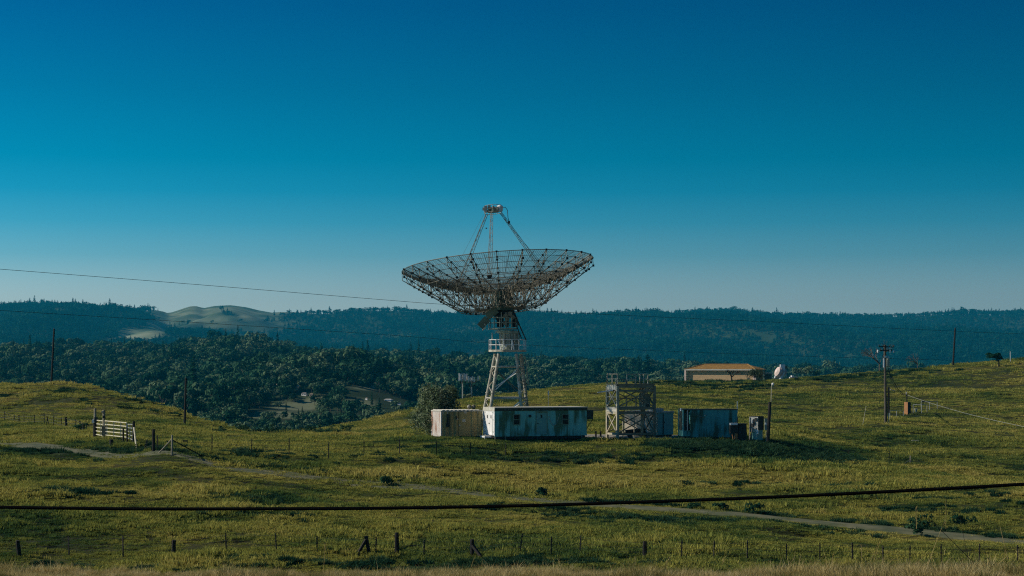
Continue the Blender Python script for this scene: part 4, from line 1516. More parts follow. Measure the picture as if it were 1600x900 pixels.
def test_tower():
    a = R(20)
    Y = 177.5
    s = Y / F
    loc = G(965, Y)
    L, W = 3.72, 2.45
    rt = root('test_tower', 'two storey open steel test tower with cross braces and a railed deck', 'tower', loc, a)
    H = lambda py: (HZ - py) * s - loc.z
    z1, z2, zr, zb_ = H(638), H(601), H(585.5), H(677)
    for x, y in ((0, 0), (L, 0), (0, W), (L, W), (L - .72, W * .5)):
        m = MB(); m.box(x - .11, x + .11, y - .11, y + .11, -.15, z2 - .12 if (x, y) != (0, 0) else z2 - .12)
        m.build('post', M_SCAF if y or x == 0 else M_SCAF_SHADE, rt)
    # perimeter beams
    for z, h in ((z2, .30), (z1 + .08, .22), (z1 - .34, .20), (zb_, .18), (z2 - .50, .16)):
        for p, q in (((.12, 0), (L - .12, 0)), ((.12, W), (L - .12, W)), ((0, .12), (0, W - .12)), ((L, .12), (L, W - .12))):
            if z == z2 - .50 and p[0] == 0: continue
            MB().bar((*p, z - h / 2), (*q, z - h / 2), .14, h).build('beam', M_SCAF if p[0] == q[0] == 0 else M_SCAF_SHADE, rt)
    MB().box(-.13, L + .13, -.13, W + .13, z2 + .004, z2 + .06).build('top_deck', M_SCAF_SHADE, rt)
    MB().box(-.05, L + .05, -.05, W + .05, z1 + .086, z1 + .12).build('middle_deck', M_SCAF_SHADE, rt)
    for z in (z2 - .30, z1 - .15):
        MB().bar((-.09, .13, z + .02), (-.09, W - .13, z + .02), .03, .40).build('cladding_panel', M_ROOFEDGE, rt)
    # cross braces

    def X(p0, p1, q0, q1, w, mt):
        MB().bar(p0, q1, w, w).build('cross_brace', mt, rt)
        MB().bar(p1, q0, w * .96, w * .96).build('cross_brace', mt, rt)
    for za, zz in ((zb_ + .05, z1 - .5), (z1 + .16, z2 - .36)):
        for y, mt, w in ((.02, M_SCAF_SHADE, .10), (W + .02, M_SCAF_SHADE, .085)):
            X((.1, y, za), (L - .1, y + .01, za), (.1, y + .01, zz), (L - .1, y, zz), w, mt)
        for x, mt in ((-.03, M_SCAF), (L + .02, M_SCAF_SHADE)):
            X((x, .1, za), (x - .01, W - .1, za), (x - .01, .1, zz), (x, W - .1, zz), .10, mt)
    MB().bar((-.02, .12, (z1 + z2) / 2 - .05), (-.02, W - .12, (z1 + z2) / 2 - .05), .07, .09).build('beam', M_SCAF, rt)
    # upper railing: cage at the left end, rails at the back right

    def rail(pts, z, h, mt=M_SCAF, mid=2):
        m = MB()
        for p in pts: m.tube((*p, z), (*p, z + h), .065, 5)
        for p, q in zip(pts[:-1], pts[1:]):
            for t in range(1, mid + 1): m.tube((*p, z + h * t / mid), (*q, z + h * t / mid), .042, 5)
        m.build('railing', mt, rt)
    hz_ = zr - z2
    rail([(0, 0), (0, W / 2), (0, W)], z2 + .06, hz_)
    rail([(0, W), (.9, W)], z2 + .06, .45, M_SCAF, 1)
    rail([(.95, W), (1.9, W)], z2 + .06, .38, M_SCAF_SHADE, 1)
    rail([(2.0, W), (2.9, W)], z2 + .06, hz_ * .95, M_SCAF, 2)
    rail([(2.9, W * .6), (L, W * .6), (L, W)], z2 + .06, hz_, M_SCAF, 2)
    rail([(.1, .1), (.95, .1), (1.9, .1), (2.8, .1)], z1 + .12, .8, M_SCAF_SHADE, 1)
    # ladders
    for (x, z0, zz, y) in ((.35, 0, z1, 1.0), (2.6, z1, z2, 1.2)):
        m = MB()
        for d in (0, .55): m.bar((x + d, y - .35, z0), (x + d + .35, y + .35, zz), .06, .06)
        for i in range(9):
            t = (i + .5) / 9
            m.tube((x + .35 * t, y - .35 + .7 * t, z0 + (zz - z0) * t), (x + .55 + .35 * t, y - .35 + .7 * t, z0 + (zz - z0) * t), .025, 4)
        m.build('ladder', M_SCAF, rt)
    m = MB(); m.box(1.55, 2.85, .7, 1.9, z2 - .30, z2 - .05); m.box(L - .9, L - .2, .5, 1.5, z1 + .12, z1 + 1.3); m.build('equipment_box', M_SCAF_SHADE, rt)
    m = MB(); m.box(L - .85, L - .35, .35, .6, z2 - .65, z2 - .33); m.ball((L - .3, .3, z2 - .45), .17, 8); m.build('floodlight', M_ROOFEDGE, rt)
    m = MB(); m.tube((-.12, .8, H(610)), (-1.62, .95, H(613.5)), .07, 7, .05); m.build('boom', M_WHITE, rt)
    m = MB()
    for x in (.55, 1.7): m.bar((x, 0.05, -.1), (x, 0.05, z1 - .5), .07, .07)
    m.build('strut', M_SCAF, rt)
    m = MB(); m.bar((L - .72, W * .5 + .12, z1 - .4), (L - .1, W * .5, .3), .09, .09); m.build('strut', M_WHITE, rt)


test_tower()


def beige_cabin():
    a = R(47)
    Y = 182.0
    px0 = 1028
    loc = G(px0, Y)
    L, W = 2.35, 4.1
    s = Y / F
    H = lambda py: (HZ - py) * s - loc.z
    zb_, zt = H(680), H(643)
    rt = root('equipment_cabin', 'small beige and pale teal cabin half hidden behind the test tower', 'cabin', loc, a)
    m = MB(); m.box(0, L, 0, W, zb_, zt - .12); m.build('body', M_CABTEAL, rt)
    m = MB(); m.box(-.03, -.002, .03, W - .03, zb_ + .02, zt - .14); m.build('side_wall', M_BEIGE, rt)
    m = MB()
    m.corr((-.08, -.08), (L + .08, -.08), zt - .14, zt - .02, (0, -1), .2, .03); m.box(-.07, L + .07, -.07, W + .06, zt - .118, zt + .0); m.build('roof', M_ROOFEDGE, rt)
    d = MB(); d.box(.85, L - .1, -.04, .004, zb_ + .05, zt - .3); do = d.build('door', M_CABTEAL, rt)
    MB().box(.9, .96, -.08, -.038, (zb_ + zt) / 2, (zb_ + zt) / 2 + .15).build('handle', M_BLACK, do)
    MB().box(.74, .82, -.05, .002, zb_ + .02, zt - .2).build('door_frame', M_BLACK, rt)
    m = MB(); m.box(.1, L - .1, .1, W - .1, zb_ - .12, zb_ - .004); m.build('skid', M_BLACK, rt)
    m = MB()
    for x in (.2, L - .4):
        for y in (.2, W - .4): m.box(x, x + .3, y, y + .3, -.15, zb_ - .12)
    m.build('block', M_BLACK, rt, kind='stuff')
    m = MB(); m.box(.2, 1.6, .6, 1.4, zt + .004, zt + .30); m.build('roof_unit', M_ROOFEDGE, rt)


beige_cabin()


def teal_trailer():
    a = R(4)
    Y = 174.5
    s = Y / F
    loc = G(1066.5, Y)
    L, W = 86.5 * s, 2.6
    H = lambda py: (HZ - py) * s - loc.z
    X = lambda px: (px - 1066.5) * s
    zb_, zt = H(682), H(640)
    rt = root('teal_site_trailer', 'weathered teal trailer with dark drips and an open end bay', 'trailer', loc, a)
    FOOT.append((loc.x + 2.6, Y + 1.4, 2.4))
    xb = X(1079)
    m = MB(); m.box(xb, L, 0, W, zb_, zt - .05); m.build('body', M_TRAILER2, rt)
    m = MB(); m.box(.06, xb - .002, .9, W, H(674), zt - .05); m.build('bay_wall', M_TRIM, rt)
    m = MB(); m.box(.0, xb - .003, .02, W - .02, zb_ + .02, H(673)); m.build('bay_sill', M_TRAILER2, rt)
    m = MB(); m.box(-.02, L + .03, -.03, W + .03, zt - .048, zt + .03); m.build('roof', M_TRIM, rt)
    for y in (-.015, W - .12): MB().box(-.01, .12, y, y + .13, zb_ + .02, zt - .05).build('corner_post', M_CABTEAL, rt)
    m = MB(); m.box(X(1073.5), X(1075), -.02, .06, H(672.8), zt - .05); m.build('bay_post', M_PINK, rt)
    m = MB(); m.box(.2, xb - .15, .3, .88, H(672.8), H(661)); m.build('generator', M_BLACK, rt)
    m = MB()
    for i in range(1, 7):
        x = xb + (L - xb) * i / 7
        m.box(x - .014, x + .014, -.018, .02, zb_ + .02, zt - .08)
    m.box(xb, L, -.022, .02, zb_ - .08, zb_ + .02)
    m.build('siding_seam', M_TRAILER2, rt, kind='stuff')
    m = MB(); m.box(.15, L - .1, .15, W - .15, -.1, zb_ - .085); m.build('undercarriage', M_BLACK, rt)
    m = MB()
    for t in (-.16, .16):
        m.box(X(1110) + t - .06, X(1110) + t + .06, -.05, .1, H(685), H(684))
    m.build('step_light', M_WHITE, rt)
    m = MB()
    pts = [(X(1082) + (X(1102) - X(1082)) * t, -.04, H(643) - .55 * t - .5 * t * (1 - t)) for t in np.linspace(0, 1, 9)]
    m.path(pts, .016, 4); m.build('hanging_cable', M_GALV, rt)
    MB().box(X(1101), X(1103), -.07, .002, H(650), H(648)).build('outlet_box', M_GALV, rt)
    m = MB(); m.tube((X(1154), .3, zt - .3), (X(1154), .3, H(627)), .035, 5); m.build('mast', M_WHITE, rt)
    m = MB(); m.box(-.12, .02, .3, .6, zt - .15, zt + .1); m.build('roof_vent', M_WHITE, rt)


teal_trailer()


def cabinets():
    Y = 172.0
    s = Y / F
    b = G(1146.5, Y)
    H = lambda py: (HZ - py) * s - b.z
    rt = root('junction_box', 'dark junction box on splayed timber legs by the teal trailer', 'electrical box', b, R(5))
    m = MB(); m.box(-.36, .36, -.25, .25, H(677), H(664)); m.build('box', M_BLACK, rt)
    m = MB(); m.box(-.32, .30, -.28, .28, H(664) + .004, H(661)); m.build('lid', M_WHITE, rt)
    m = MB(); m.bar((-.18, -.2, H(677)), (-.02, -.25, -.1), .10, .08); m.build('leg', M_ORANGE, rt)
    m = MB(); m.box(.04, .30, -.24, -.16, -.1, H(677) - .003); m.build('leg', M_ORANGE, rt)
    m = MB(); m.bar((0, .2, H(677)), (.0, .22, -.1), .10, .10); m.build('leg', M_BLACK, rt)
    b = G(1159.5, Y + .2)
    rt = root('dark_cabinet', 'tall plain dark cabinet between the teal trailer and the meter rack', 'cabinet', b, R(3))
    H = lambda py: (HZ - py) * (Y + .2) / F - b.z
    m = MB(); m.box(-.36, .36, -.3, .3, -.15, H(662.5)); m.build('body', M_BLACK, rt)
    m = MB(); m.box(-.30, -.01, -.325, -.303, .1, H(664)); m.box(.01, .30, -.325, -.303, .1, H(664)); m.build('door', M_BLACK, rt)
    m = MB(); m.box(-.40, .40, -.34, .34, H(662.5) + .003, H(661.5)); m.build('top', M_TRIM, rt)
    m = MB(); m.tube((-.42, 0, -.1), (-.42, 0, H(652)), .05, 6); m.build('conduit', M_BLACK, rt)
    # open meter rack
    b = G(1184.5, Y)
    H = lambda py: (HZ - py) * Y / F - b.z
    rt = root('meter_rack', 'rusting electrical switch cabinet with a pale side and hanging pipes', 'cabinet', b, R(44))
    m = MB(); m.box(0, .8, 0, .9, H(672), H(650.5)); m.build('upper_case', M_BLACK, rt)
    m = MB(); m.box(.02, .78, .1, .8, H(688), H(672) - .004); m.build('lower_case', M_CABTEAL, rt)
    m = MB(); m.box(-.05, -.002, -.02, .95, H(675), H(651.5)); sd = m.build('side_panel', M_ROOFEDGE, rt)
    m = MB(); m.box(-.12, -.052, .28, .5, H(664), H(655)); m.box(-.13, -.052, .05, .3, H(658), H(653)); m.box(-.12, -.052, .45, .75, H(667), H(662)); m.build('switch', M_BLACK, sd)
    m = MB(); m.box(-.16, -.052, .52, .60, H(661), H(655.5)); m.box(-.13, -.052, -.1, .1, H(678), H(672)); m.build('meter', M_WHITE, sd)
    m = MB(); m.tube((-.12, .2, H(668)), (-.15, .02, H(682)), .05, 6); m.tube((-.12, .5, H(668)), (-.16, .7, H(683)), .05, 6); m.tube((-.10, .88, H(652)), (-.10, .88, -.05), .05, 6); m.build('conduit', M_ROOFEDGE, sd)
    m = MB(); m.box(-.02, .05, .1, .25, -.15, H(688)); m.box(.7, .77, .6, .75, -.15, H(688)); m.build('leg', M_BLACK, rt)
    # small meter on its own stem
    b = G(1197, Y - .3)
    H = lambda py: (HZ - py) * (Y - .3) / F - b.z
    rt = root('power_meter', 'small grey power meter on a thin stem against the dark post', 'meter', b)
    m = MB(); m.tube((0, 0, -.1), (0, 0, H(673)), .035, 6); m.build('stem', M_GALV, rt)
    m = MB(); m.box(-.14, .14, -.1, .1, H(672), H(654)); bx = m.build('box', M_GREYGRN, rt)
    m = MB(); m.lathe((-.02, -.1, H(662.5)), [(.02, 0), (.11, .01), (.11, .1), (.02, .12)], 10, Matrix.Rotation(R(90), 3, 'X')); m.build('dial', M_WHITE, bx)
    # leaning dark post
    b = G(1199.5, Y - .6)
    t = P(1203, 628, Y - .6)
    m = MB(b); m.tube(b - Vector((0, 0, .3)), t, .15, 8, .13)
    o = m.build('leaning_post', M_POLED)
    o.location = b; tag(o, 'thick black timber post leaning beside the power meter', 'post')
    # lamp on a slim stem on the hill behind
    b = G(1204, 255)
    t = P(1205.5, 600, 255)
    rt = root('yard_lamp', 'slim pale lamp stem with a round head on the slope', 'lamp post', b)
    m = MB(b); m.tube(b - Vector((0, 0, .2)), t, .05, 6, .04); m.build('stem', M_GATE, rt)
    m = MB(b); m.ball(t + Vector((.18, 0, -.02)), .2, 10); m.tube(t + Vector((.1, 0, -.1)), t + Vector((.22, 0, -.3)), .1, 8, .05); m.build('lamp_head', M_WHITE, rt)
    # sign stem behind the trailer
    b = G(857, 192)
    t = P(857, 611, 192)
    rt = root('marker_sign', 'thin stem with a small white sign behind the long trailer', 'sign', b)
    m = MB(b); m.tube(b - Vector((0, 0, .2)), t, .025, 5); m.build('stem', M_GALV, rt)
    m = MB(b); m.box(t.x - .07, t.x + .07, t.y - .04, t.y - .02, t.z - .42, t.z + .05); m.build('plate', M_WHITE, rt)
    # marker stub on grass behind the cabin
    b = G(1064, 215)
    m = MB(b); m.tube(b - Vector((0, 0, .2)), b + Vector((0, 0, 1.3)), .04, 5); m.ball(b + Vector((0, 0, 1.35)), .09, 6)
    o = m.build('marker_stake', M_GATE); o.location = b; tag(o, 'thin yellow tipped marker stake on the slope behind the beige cabin', 'stake')
    for i, px in enumerate((931, 938.5)):
        b = G(px, 181.5)
        m = MB(b); m.tube(b - Vector((0, 0, .2)), b + Vector((0, 0, .55)), .09, 8, .085); m.tube(b + Vector((0, 0, .551)), b + Vector((0, 0, .60)), .10, 8)
        o = m.build('bollard', M_POLED); o.location = b; tag(o, 'short dark bollard on the gravel beside the long trailer', 'bollard', 'bollards on the gravel pad')
    # drum-like skip under the tower
    b = G(994, 180.2)
    m = MB(b); m.add([b + Vector(v) for v in ((-.9, -.4, .25), (1.1, -.4, .25), (1.1, .4, .25), (-.9, .4, .25), (-1.05, -.5, .75), (.7, -.5, .95), (.7, .5, .95), (-1.05, .5, .75))],
                     [(3, 2, 1, 0), (4, 5, 6, 7), (0, 1, 5, 4), (1, 2, 6, 5), (2, 3, 7, 6), (3, 0, 4, 7)])
    rt = root('equipment_trolley', 'low black covered trolley parked under the test tower', 'trolley', b)
    o = m.build('cover', M_BLACK, rt)
    for x in (-.6, .7):
        m = MB(b); m.lathe(b + Vector((x, -.42, .22)), [(.05, -.06), (.22, -.06), (.22, .06), (.05, .06)], 12, Matrix.Rotation(R(90), 3, 'X')); m.build('wheel', M_BLACK, rt)


cabinets()


# ------------------------------------------------------------------ brick building on the far terrace
def brick_building():
    global M_BRICK
    m = mat('tan_brick', (.36, .245, .15), (.29, .19, .11), .5, .85)
    nt = m.node_tree; N, L = nt.nodes, nt.links
    tc = N.new('ShaderNodeTexCoord')
    sp = N.new('ShaderNodeSeparateXYZ'); L.new(tc.outputs['Object'], sp.inputs[0])
    ad = N.new('ShaderNodeMath'); ad.operation = 'ADD'; L.new(sp.outputs[0], ad.inputs[0]); L.new(sp.outputs[1], ad.inputs[1])
    cb = N.new('ShaderNodeCombineXYZ'); L.new(ad.outputs[0], cb.inputs[0]); L.new(sp.outputs[2], cb.inputs[1])
    bt = N.new('ShaderNodeTexBrick')
    bt.inputs['Scale'].default_value = 2.2
    bt.inputs['Color1'].default_value = (.56, .37, .19, 1); bt.inputs['Color2'].default_value = (.43, .27, .13, 1); bt.inputs['Mortar'].default_value = (.46, .36, .23, 1)
    L.new(cb.outputs[0], bt.inputs['Vector'])
    L.new(bt.outputs[0], N['Principled BSDF'].inputs['Base Color'])
    M_BRICK = m
    a = R(-27)
    Y = 420.0
    s = Y / F
    loc = Vector(((1074 - 800) * s, Y, 0))
    loc.z = (HZ - 598) * s
    L_, W = 15.2, 6.0
    H = lambda py: (HZ - py) * s - loc.z
    ze, zr = H(577), H(569.3)
    rt = root('brick_building', 'long low tan brick building with an orange tiled hip roof', 'building', loc, a)
    MB().box(0, L_, 0, W, -2, ze).build('wall', M_BRICK, rt)
    MB().box(-.05, L_ + .05, -.06, W + .05, -2, .28).build('plinth', M_BEIGE, rt)
    o = .5
    v = [(-o, -o, ze - .02), (L_ + .7, -o, ze - .02), (L_ + .7, W + o, ze - .02), (-o, W + o, ze - .02), (2.9, W * .42, zr), (L_ - 2.2, W * .42, zr)]
    MB().add(v, [(0, 1, 5, 4), (1, 2, 5), (2, 3, 4, 5), (3, 0, 4), (3, 2, 1, 0)]).build('roof', M_ROOF, rt)
    m = MB()
    for i in range(1, 9):
        t = i / 9
        m.bar(Vector(v[0]).lerp(Vector(v[4]), t) + Vector((0, 0, .03)), Vector(v[1]).lerp(Vector(v[5]), t) + Vector((0, 0, .03)), .10, .07)
    for u, w in ((0, 4), (1, 5), (4, 5)): m.bar(Vector(v[u]) + Vector((0, 0, .06)), Vector(v[w]) + Vector((0, 0, .06)), .24, .14)
    m.build('tile_course', M_ROOF, rt, kind='stuff')
    m = MB(); m.box(-o - .04, L_ + .74, -o - .05, -o + .04, ze - .24, ze + .05); m.box(-o - .05, -o + .04, -o + .05, W + o, ze - .24, ze + .05); m.build('gutter', M_ROOFEDGE, rt)
    m = MB(); m.box(-.5, -.1, -.55, -.15, 0, ze - .03); m.build('corner_pillar', M_PINK, rt)
    MB().box(L_ - .02, L_ + .35, -.2, .3, 0, ze - .03).build('porch_pillar', M_PINK, rt)
    MB().box(L_ + .55, L_ + .75, -.4, -.2, 0, ze - .03).build('porch_pillar', M_PINK, rt)
    MB().box(L_ + .4, L_ + 2.5, -.5, 3, -.4, .12).build('porch_slab', M_GRAVEL, rt)
    MB().box(6.6 * .6 + 1.0, 6.6 * .6 + 1.25, -.14, .0, ze - .6, ze - .2).build('wall_lamp', M_BEIGE, rt)
    MB().box(9.2, 9.3, -.12, .0, ze - .2, ze + .02).build('downpipe', M_BEIGE, rt)
    m = MB()
    for i in range(6): m.box(-2.9 + i * .02, -.6, 1 + i * .9, 1.6 + i * .9, -1, ze * .5)
    # terrace in front of the left end
    xs = np.linspace((1036 - 800) * s, (1076 - 800) * s, 14)
    MB().box(-4.6, -.2, -.6, 2.5, -1.2, .02).build('terrace', M_GRAVEL, rt)
    return rt


brick_building()


def bare_tree(name, label, base, top, spread, seed, m, leaves=0, lm=None, lean=0.0, r0=.12, twigs=3):
    """trunk that forks again and again; optional small leaves"""
    rs = random.Random(seed)
    base, top = Vector(base), Vector(top)
    rt = root(name, label, 'tree', base)
    H = (top - base).length
    fork = base.lerp(top, .38)
    mb = MB(base)
    mb.path([base - Vector((0, 0, .3)), base.lerp(fork, .5) + Vector((rs.uniform(-.05, .05) * H, 0, 0)), fork], r0, 6, r2=r0 * .7)
    mb.build('trunk', m, rt)
    br = MB(base)
    tips = []

    def grow(p, d, ln, r, k):
        q = p + d * ln
        mid = p.lerp(q, .5) + Vector((rs.uniform(-1, 1), rs.uniform(-1, 1), rs.uniform(-1, 1))) * ln * .08
        br.path([p, mid, q], r, 4, r2=r * .6)
        if k == 0:
            tips.append(q); return
        for i in range(rs.choice((2, 3, 3))):
            dd = (d + Vector((rs.uniform(-1, 1), rs.uniform(-1, 1), rs.uniform(-.5, .7))) * .62).normalized()
            grow(q, dd, ln * rs.uniform(.6, .85), r * .6, k - 1)
    for i in range(5):
        a = rs.uniform(0, 6.28)
        d = Vector((math.cos(a) * spread + lean, math.sin(a) * spread, 1)).normalized()
        grow(fork, d, H * .24, r0 * .55, twigs)
    br.build('branches', m, rt)
    if leaves:
        r = np.random.default_rng(seed)
        V, T = [], []
        for i in range(leaves):
            t = np.array(tips[r.integers(0, len(tips))] - base) + r.normal(0, H * .06, 3)
            n = r.normal(0, 1, 3); n /= np.linalg.norm(n)
            u = np.cross(n, r.normal(0, 1, 3)); u /= np.linalg.norm(u); v = np.cross(n, u)
            sz = H * .022 * r.uniform(.6, 1.4)
            k = len(V)
            V += [t - u * sz, t + v * sz * .7, t + u * sz, t - v * sz * .7]; T.append((k, k + 1, k + 2, k + 3))
        link('crown', tri_mesh('crown', V, T, lm), rt)
    return rt


M_TWIG = mat('grey_brown_twigs', (.13, .11, .085), (.08, .065, .05), 2, .9)
M_OLIVE = leaf_mat('olive_leaves', [(.03, .05, .025), (.055, .075, .04), (.09, .10, .06)], .6, .25, False)
M_BUSH = leaf_mat('silvery_bush_leaves', [(.05, .08, .038), (.13, .17, .085), (.38, .39, .26)], 2.2, .2, False)
bare_tree('shade_tree', 'small dark leafy tree with a bare trunk beside the brick building', P(1191, 616, 385), P(1189, 577, 385), .8, 3, M_TWIG, 1500, M_OLIVE, -.1, .16)
bare_tree('shadow_stand_in_tree', 'added dark bare sapling standing in for a branching shadow on the brick wall', P(1146, 599, 414), P(1138, 573, 414), .9, 14, M_POLED, 0, None, .35, .22, 2)  # added sapling: its dark branches replace a tree shadow on the wall
bare_tree('bare_tree', 'tall bare branching tree behind the utility pole', P(1377, 588, 440), P(1370, 538, 440), .75, 8, M_TWIG, 0, None, -.35, .22, 4)
bare_tree('bare_tree', 'smaller bare spreading tree on the hill crest between two poles', P(1436, 582, 436), P(1430, 549, 436), 1.5, 21, M_TWIG, 0, None, -.3, .12, 3)
hb_ = GP(1560.5, 573, 330, 420)
ht = root('hill_tree', 'small dark round tree casting a shadow on the hilltop', 'tree', hb_)
MB(hb_).path([hb_ - Vector((0, 0, .3)), P(1560.8, 565, hb_.y), P(1558, 558, hb_.y)], .15, 6, r2=.1).build('trunk', M_POLED, ht)
for q in ((1548, 562), (1550, 555), (1556, 552), (1564, 556)):
    MB(hb_).path([P(1560.5, 565, hb_.y), P((1560 + q[0]) / 2, (563 + q[1]) / 2, hb_.y), P(*q, hb_.y)], .07, 4, r2=.03).build('branch', M_POLED, ht)
_V, _T = crown_quads(np.random.default_rng(4), tuple(P(1553, 558.3, hb_.y) - hb_), 1.55, 9, 900, .16, .62)
link('crown', tri_mesh('crown', _V, _T, M_OAK), ht)


# big bush by the container
def bush(label, px, py0, py1, Y, w, n, seed, name='bush'):
    b = P(px, py1, Y)
    b.z = gz(b.x, b.y)
    rt = root(name, label, 'bush', b)
    r = np.random.default_rng(seed)
    Hh = (py1 - py0) / F * Y
    V, T = [], []
    V2, T2 = [], []
    lob = []
    for i in range(22):
        a = r.uniform(0, 6.28); t = r.uniform(.0, 1)
        rad = w * .5 * (1 - .45 * t ** 2)
        lob.append((np.array([math.cos(a) * rad * r.uniform(.3, .72), math.sin(a) * rad * r.uniform(.3, .72), Hh * (.14 + .68 * t)]), Hh * r.uniform(.13, .22)))
    for i in range(n):
        k, rr = lob[int(r.integers(0, len(lob)))]
        d = r.normal(0, 1, 3); d /= np.linalg.norm(d)
        p = k + d * rr * r.uniform(.5, 1.18)
        if p[2] < -.1: continue
        nn = d + r.normal(0, .6, 3); nn /= np.linalg.norm(nn)
        u = np.cross(nn, r.normal(0, 1, 3)); u /= np.linalg.norm(u); v = np.cross(nn, u)
        s = .10 * r.uniform(.6, 1.5)
        m = len(V)
        V += [p - u * s, p + v * s * .5, p + u * s, p - v * s * .5]; T.append((m, m + 1, m + 2, m + 3))
    link('foliage', tri_mesh('foliage', V, T, M_BUSH), rt)
    st = MB()
    for k, rr in lob[:12]:
        st.path([(r.normal(0, .15), r.normal(0, .15), -.2), tuple(k * .5 + np.array([0, 0, .1])), tuple(k)], .05, 4, r2=.015)
    st.build('stems', M_TWIG, rt)
    FOOT.append((b.x, b.y, w * .35))


bush('large silvery green bush crowding the end of the tan container', 687, 600, 684, 179.5, 6.0, 24000, 5)


def small_shrub(label, px, Y, h, w, seed, m, group=None, n=260):
    b = G(px, Y)
    r = np.random.default_rng(seed)
    V, T = crown_quads(r, (0, 0, h * .5), w * .55, 5, n, .09, h / w)
    o = link('shrub', tri_mesh('shrub', V, T, m), None, b)
    return tag(o, label, 'shrub', group)


for i, (px, Y, h, w) in enumerate(((610, 139, .9, 1.3), (843, 139.5, .9, 1.1), (1085, 135, .5, 1.2), (1125, 134.6, .6, 1.1), (1178, 133, .8, 1.2), (1440, 128.5, 1.0, 1.7), (1507, 127.5, 1.1, 1.8), (1425, 124, .9, 1.5))):
    small_shrub('low dark weedy shrub at the edge of the dirt track', px, Y, h, w, 500 + i, M_WEED, 'shrubs along the dirt track')
for i, (px, Y, h, w) in enumerate(((127, 178, 1.0, 1.6), (375, 223, 1.1, 1.8), (387, 222, .9, 1.2))):
    small_shrub('dark weedy shrub standing by the field fence', px, Y, h, w, 540 + i, M_WEED, 'shrubs by the field fence')
for i, px in enumerate((345, 352, 398, 405, 415, 424, 430, 447, 462, 470, 481, 490, 500, 512, 520, 533, 548)):
    small_shrub('tiny scrub on the rim of the field', px + random.uniform(-2, 2), 221 + random.uniform(-1.5, 1), random.uniform(.5, 1.1), random.uniform(.5, 1.2), 560 + i, M_WEED, 'scrub on the rim of the field', 90)


# ------------------------------------------------------------------ cell antennas
def cell_array(label, px, base_py, top_py, Y, panels, seed):
    b = P(px, base_py, Y)
    t = P(px, top_py, Y)
    rs = random.Random(seed)
    rt = root('antenna_mast', label, 'antenna mast', b, 0, None)
    m = MB(b); m.tube(b - Vector((0, 0, .5)), t + Vector((0, 0, -.2)), .13, 8, .11); m.build('pole', M_GALV, rt)
    m = MB(b); m.lathe(t + Vector((0, 0, -1.05)), [(.6, 0), (.7, .02), (.7, .12), (.6, .14)], 12); m.bar(t + Vector((-1, 0, -.8)), t + Vector((1, 0, -.8)), .08, .08); m.bar(t + Vector((0, -.8, -.7)), t + Vector((0, .8, -.7)), .08, .08)
    m.build('mounting_ring', M_STEELD, rt)
    for dx, dy, hh, ww in panels:
        p = t + Vector((dx, dy, 0))
        m = MB(b); m.box(p.x - ww / 2, p.x + ww / 2, p.y - .08, p.y + .08, p.z - hh + rs.uniform(-.05, .05), p.z + rs.uniform(-.1, .1)); m.build('panel', M_WHITE, rt)
    m = MB(b)
    for q in range(3): m.box(t.x - .5 + q * .42, t.x - .3 + q * .42, t.y - .3, t.y - .1, t.z - 1.75, t.z - 1.3)
    m.build('radio_unit', M_BLACK, rt)


cell_array('taller antenna mast crowned with long pale panels', 723, 628, 583.5, 330, [(-.62, -.5, 1.25, .22), (-.36, -.7, 1.2, .16), (-.1, -.75, 1.25, .14), (.25, -.72, 1.15, .2), (.5, -.6, 1.3, .26), (.72, -.3, 1.2, .16)], 1)
cell_array('shorter antenna mast with small tilted panels', 737, 622, 588.5, 330, [(-.55, -.5, .9, .2), (-.25, -.7, .75, .16), (.12, -.72, .7, .22), (.45, -.6, .95, .22), (1.1, -.3, .7, .2)], 2)
for i, px in enumerate((730, 735)):
    b = P(px, 619.5, 327)
    r = np.random.default_rng(i)
    V, T = crown_quads(r, (0, 0, .5), .7, 4, 160, .12, .8)
    tag(link('pale_shrub', tri_mesh('pale_shrub', V, T, M_BUSH), None, b - Vector((0, 0, .5))), 'pale flowering shrub at the foot of the antenna masts', 'shrub', 'pale shrubs below the antenna masts')


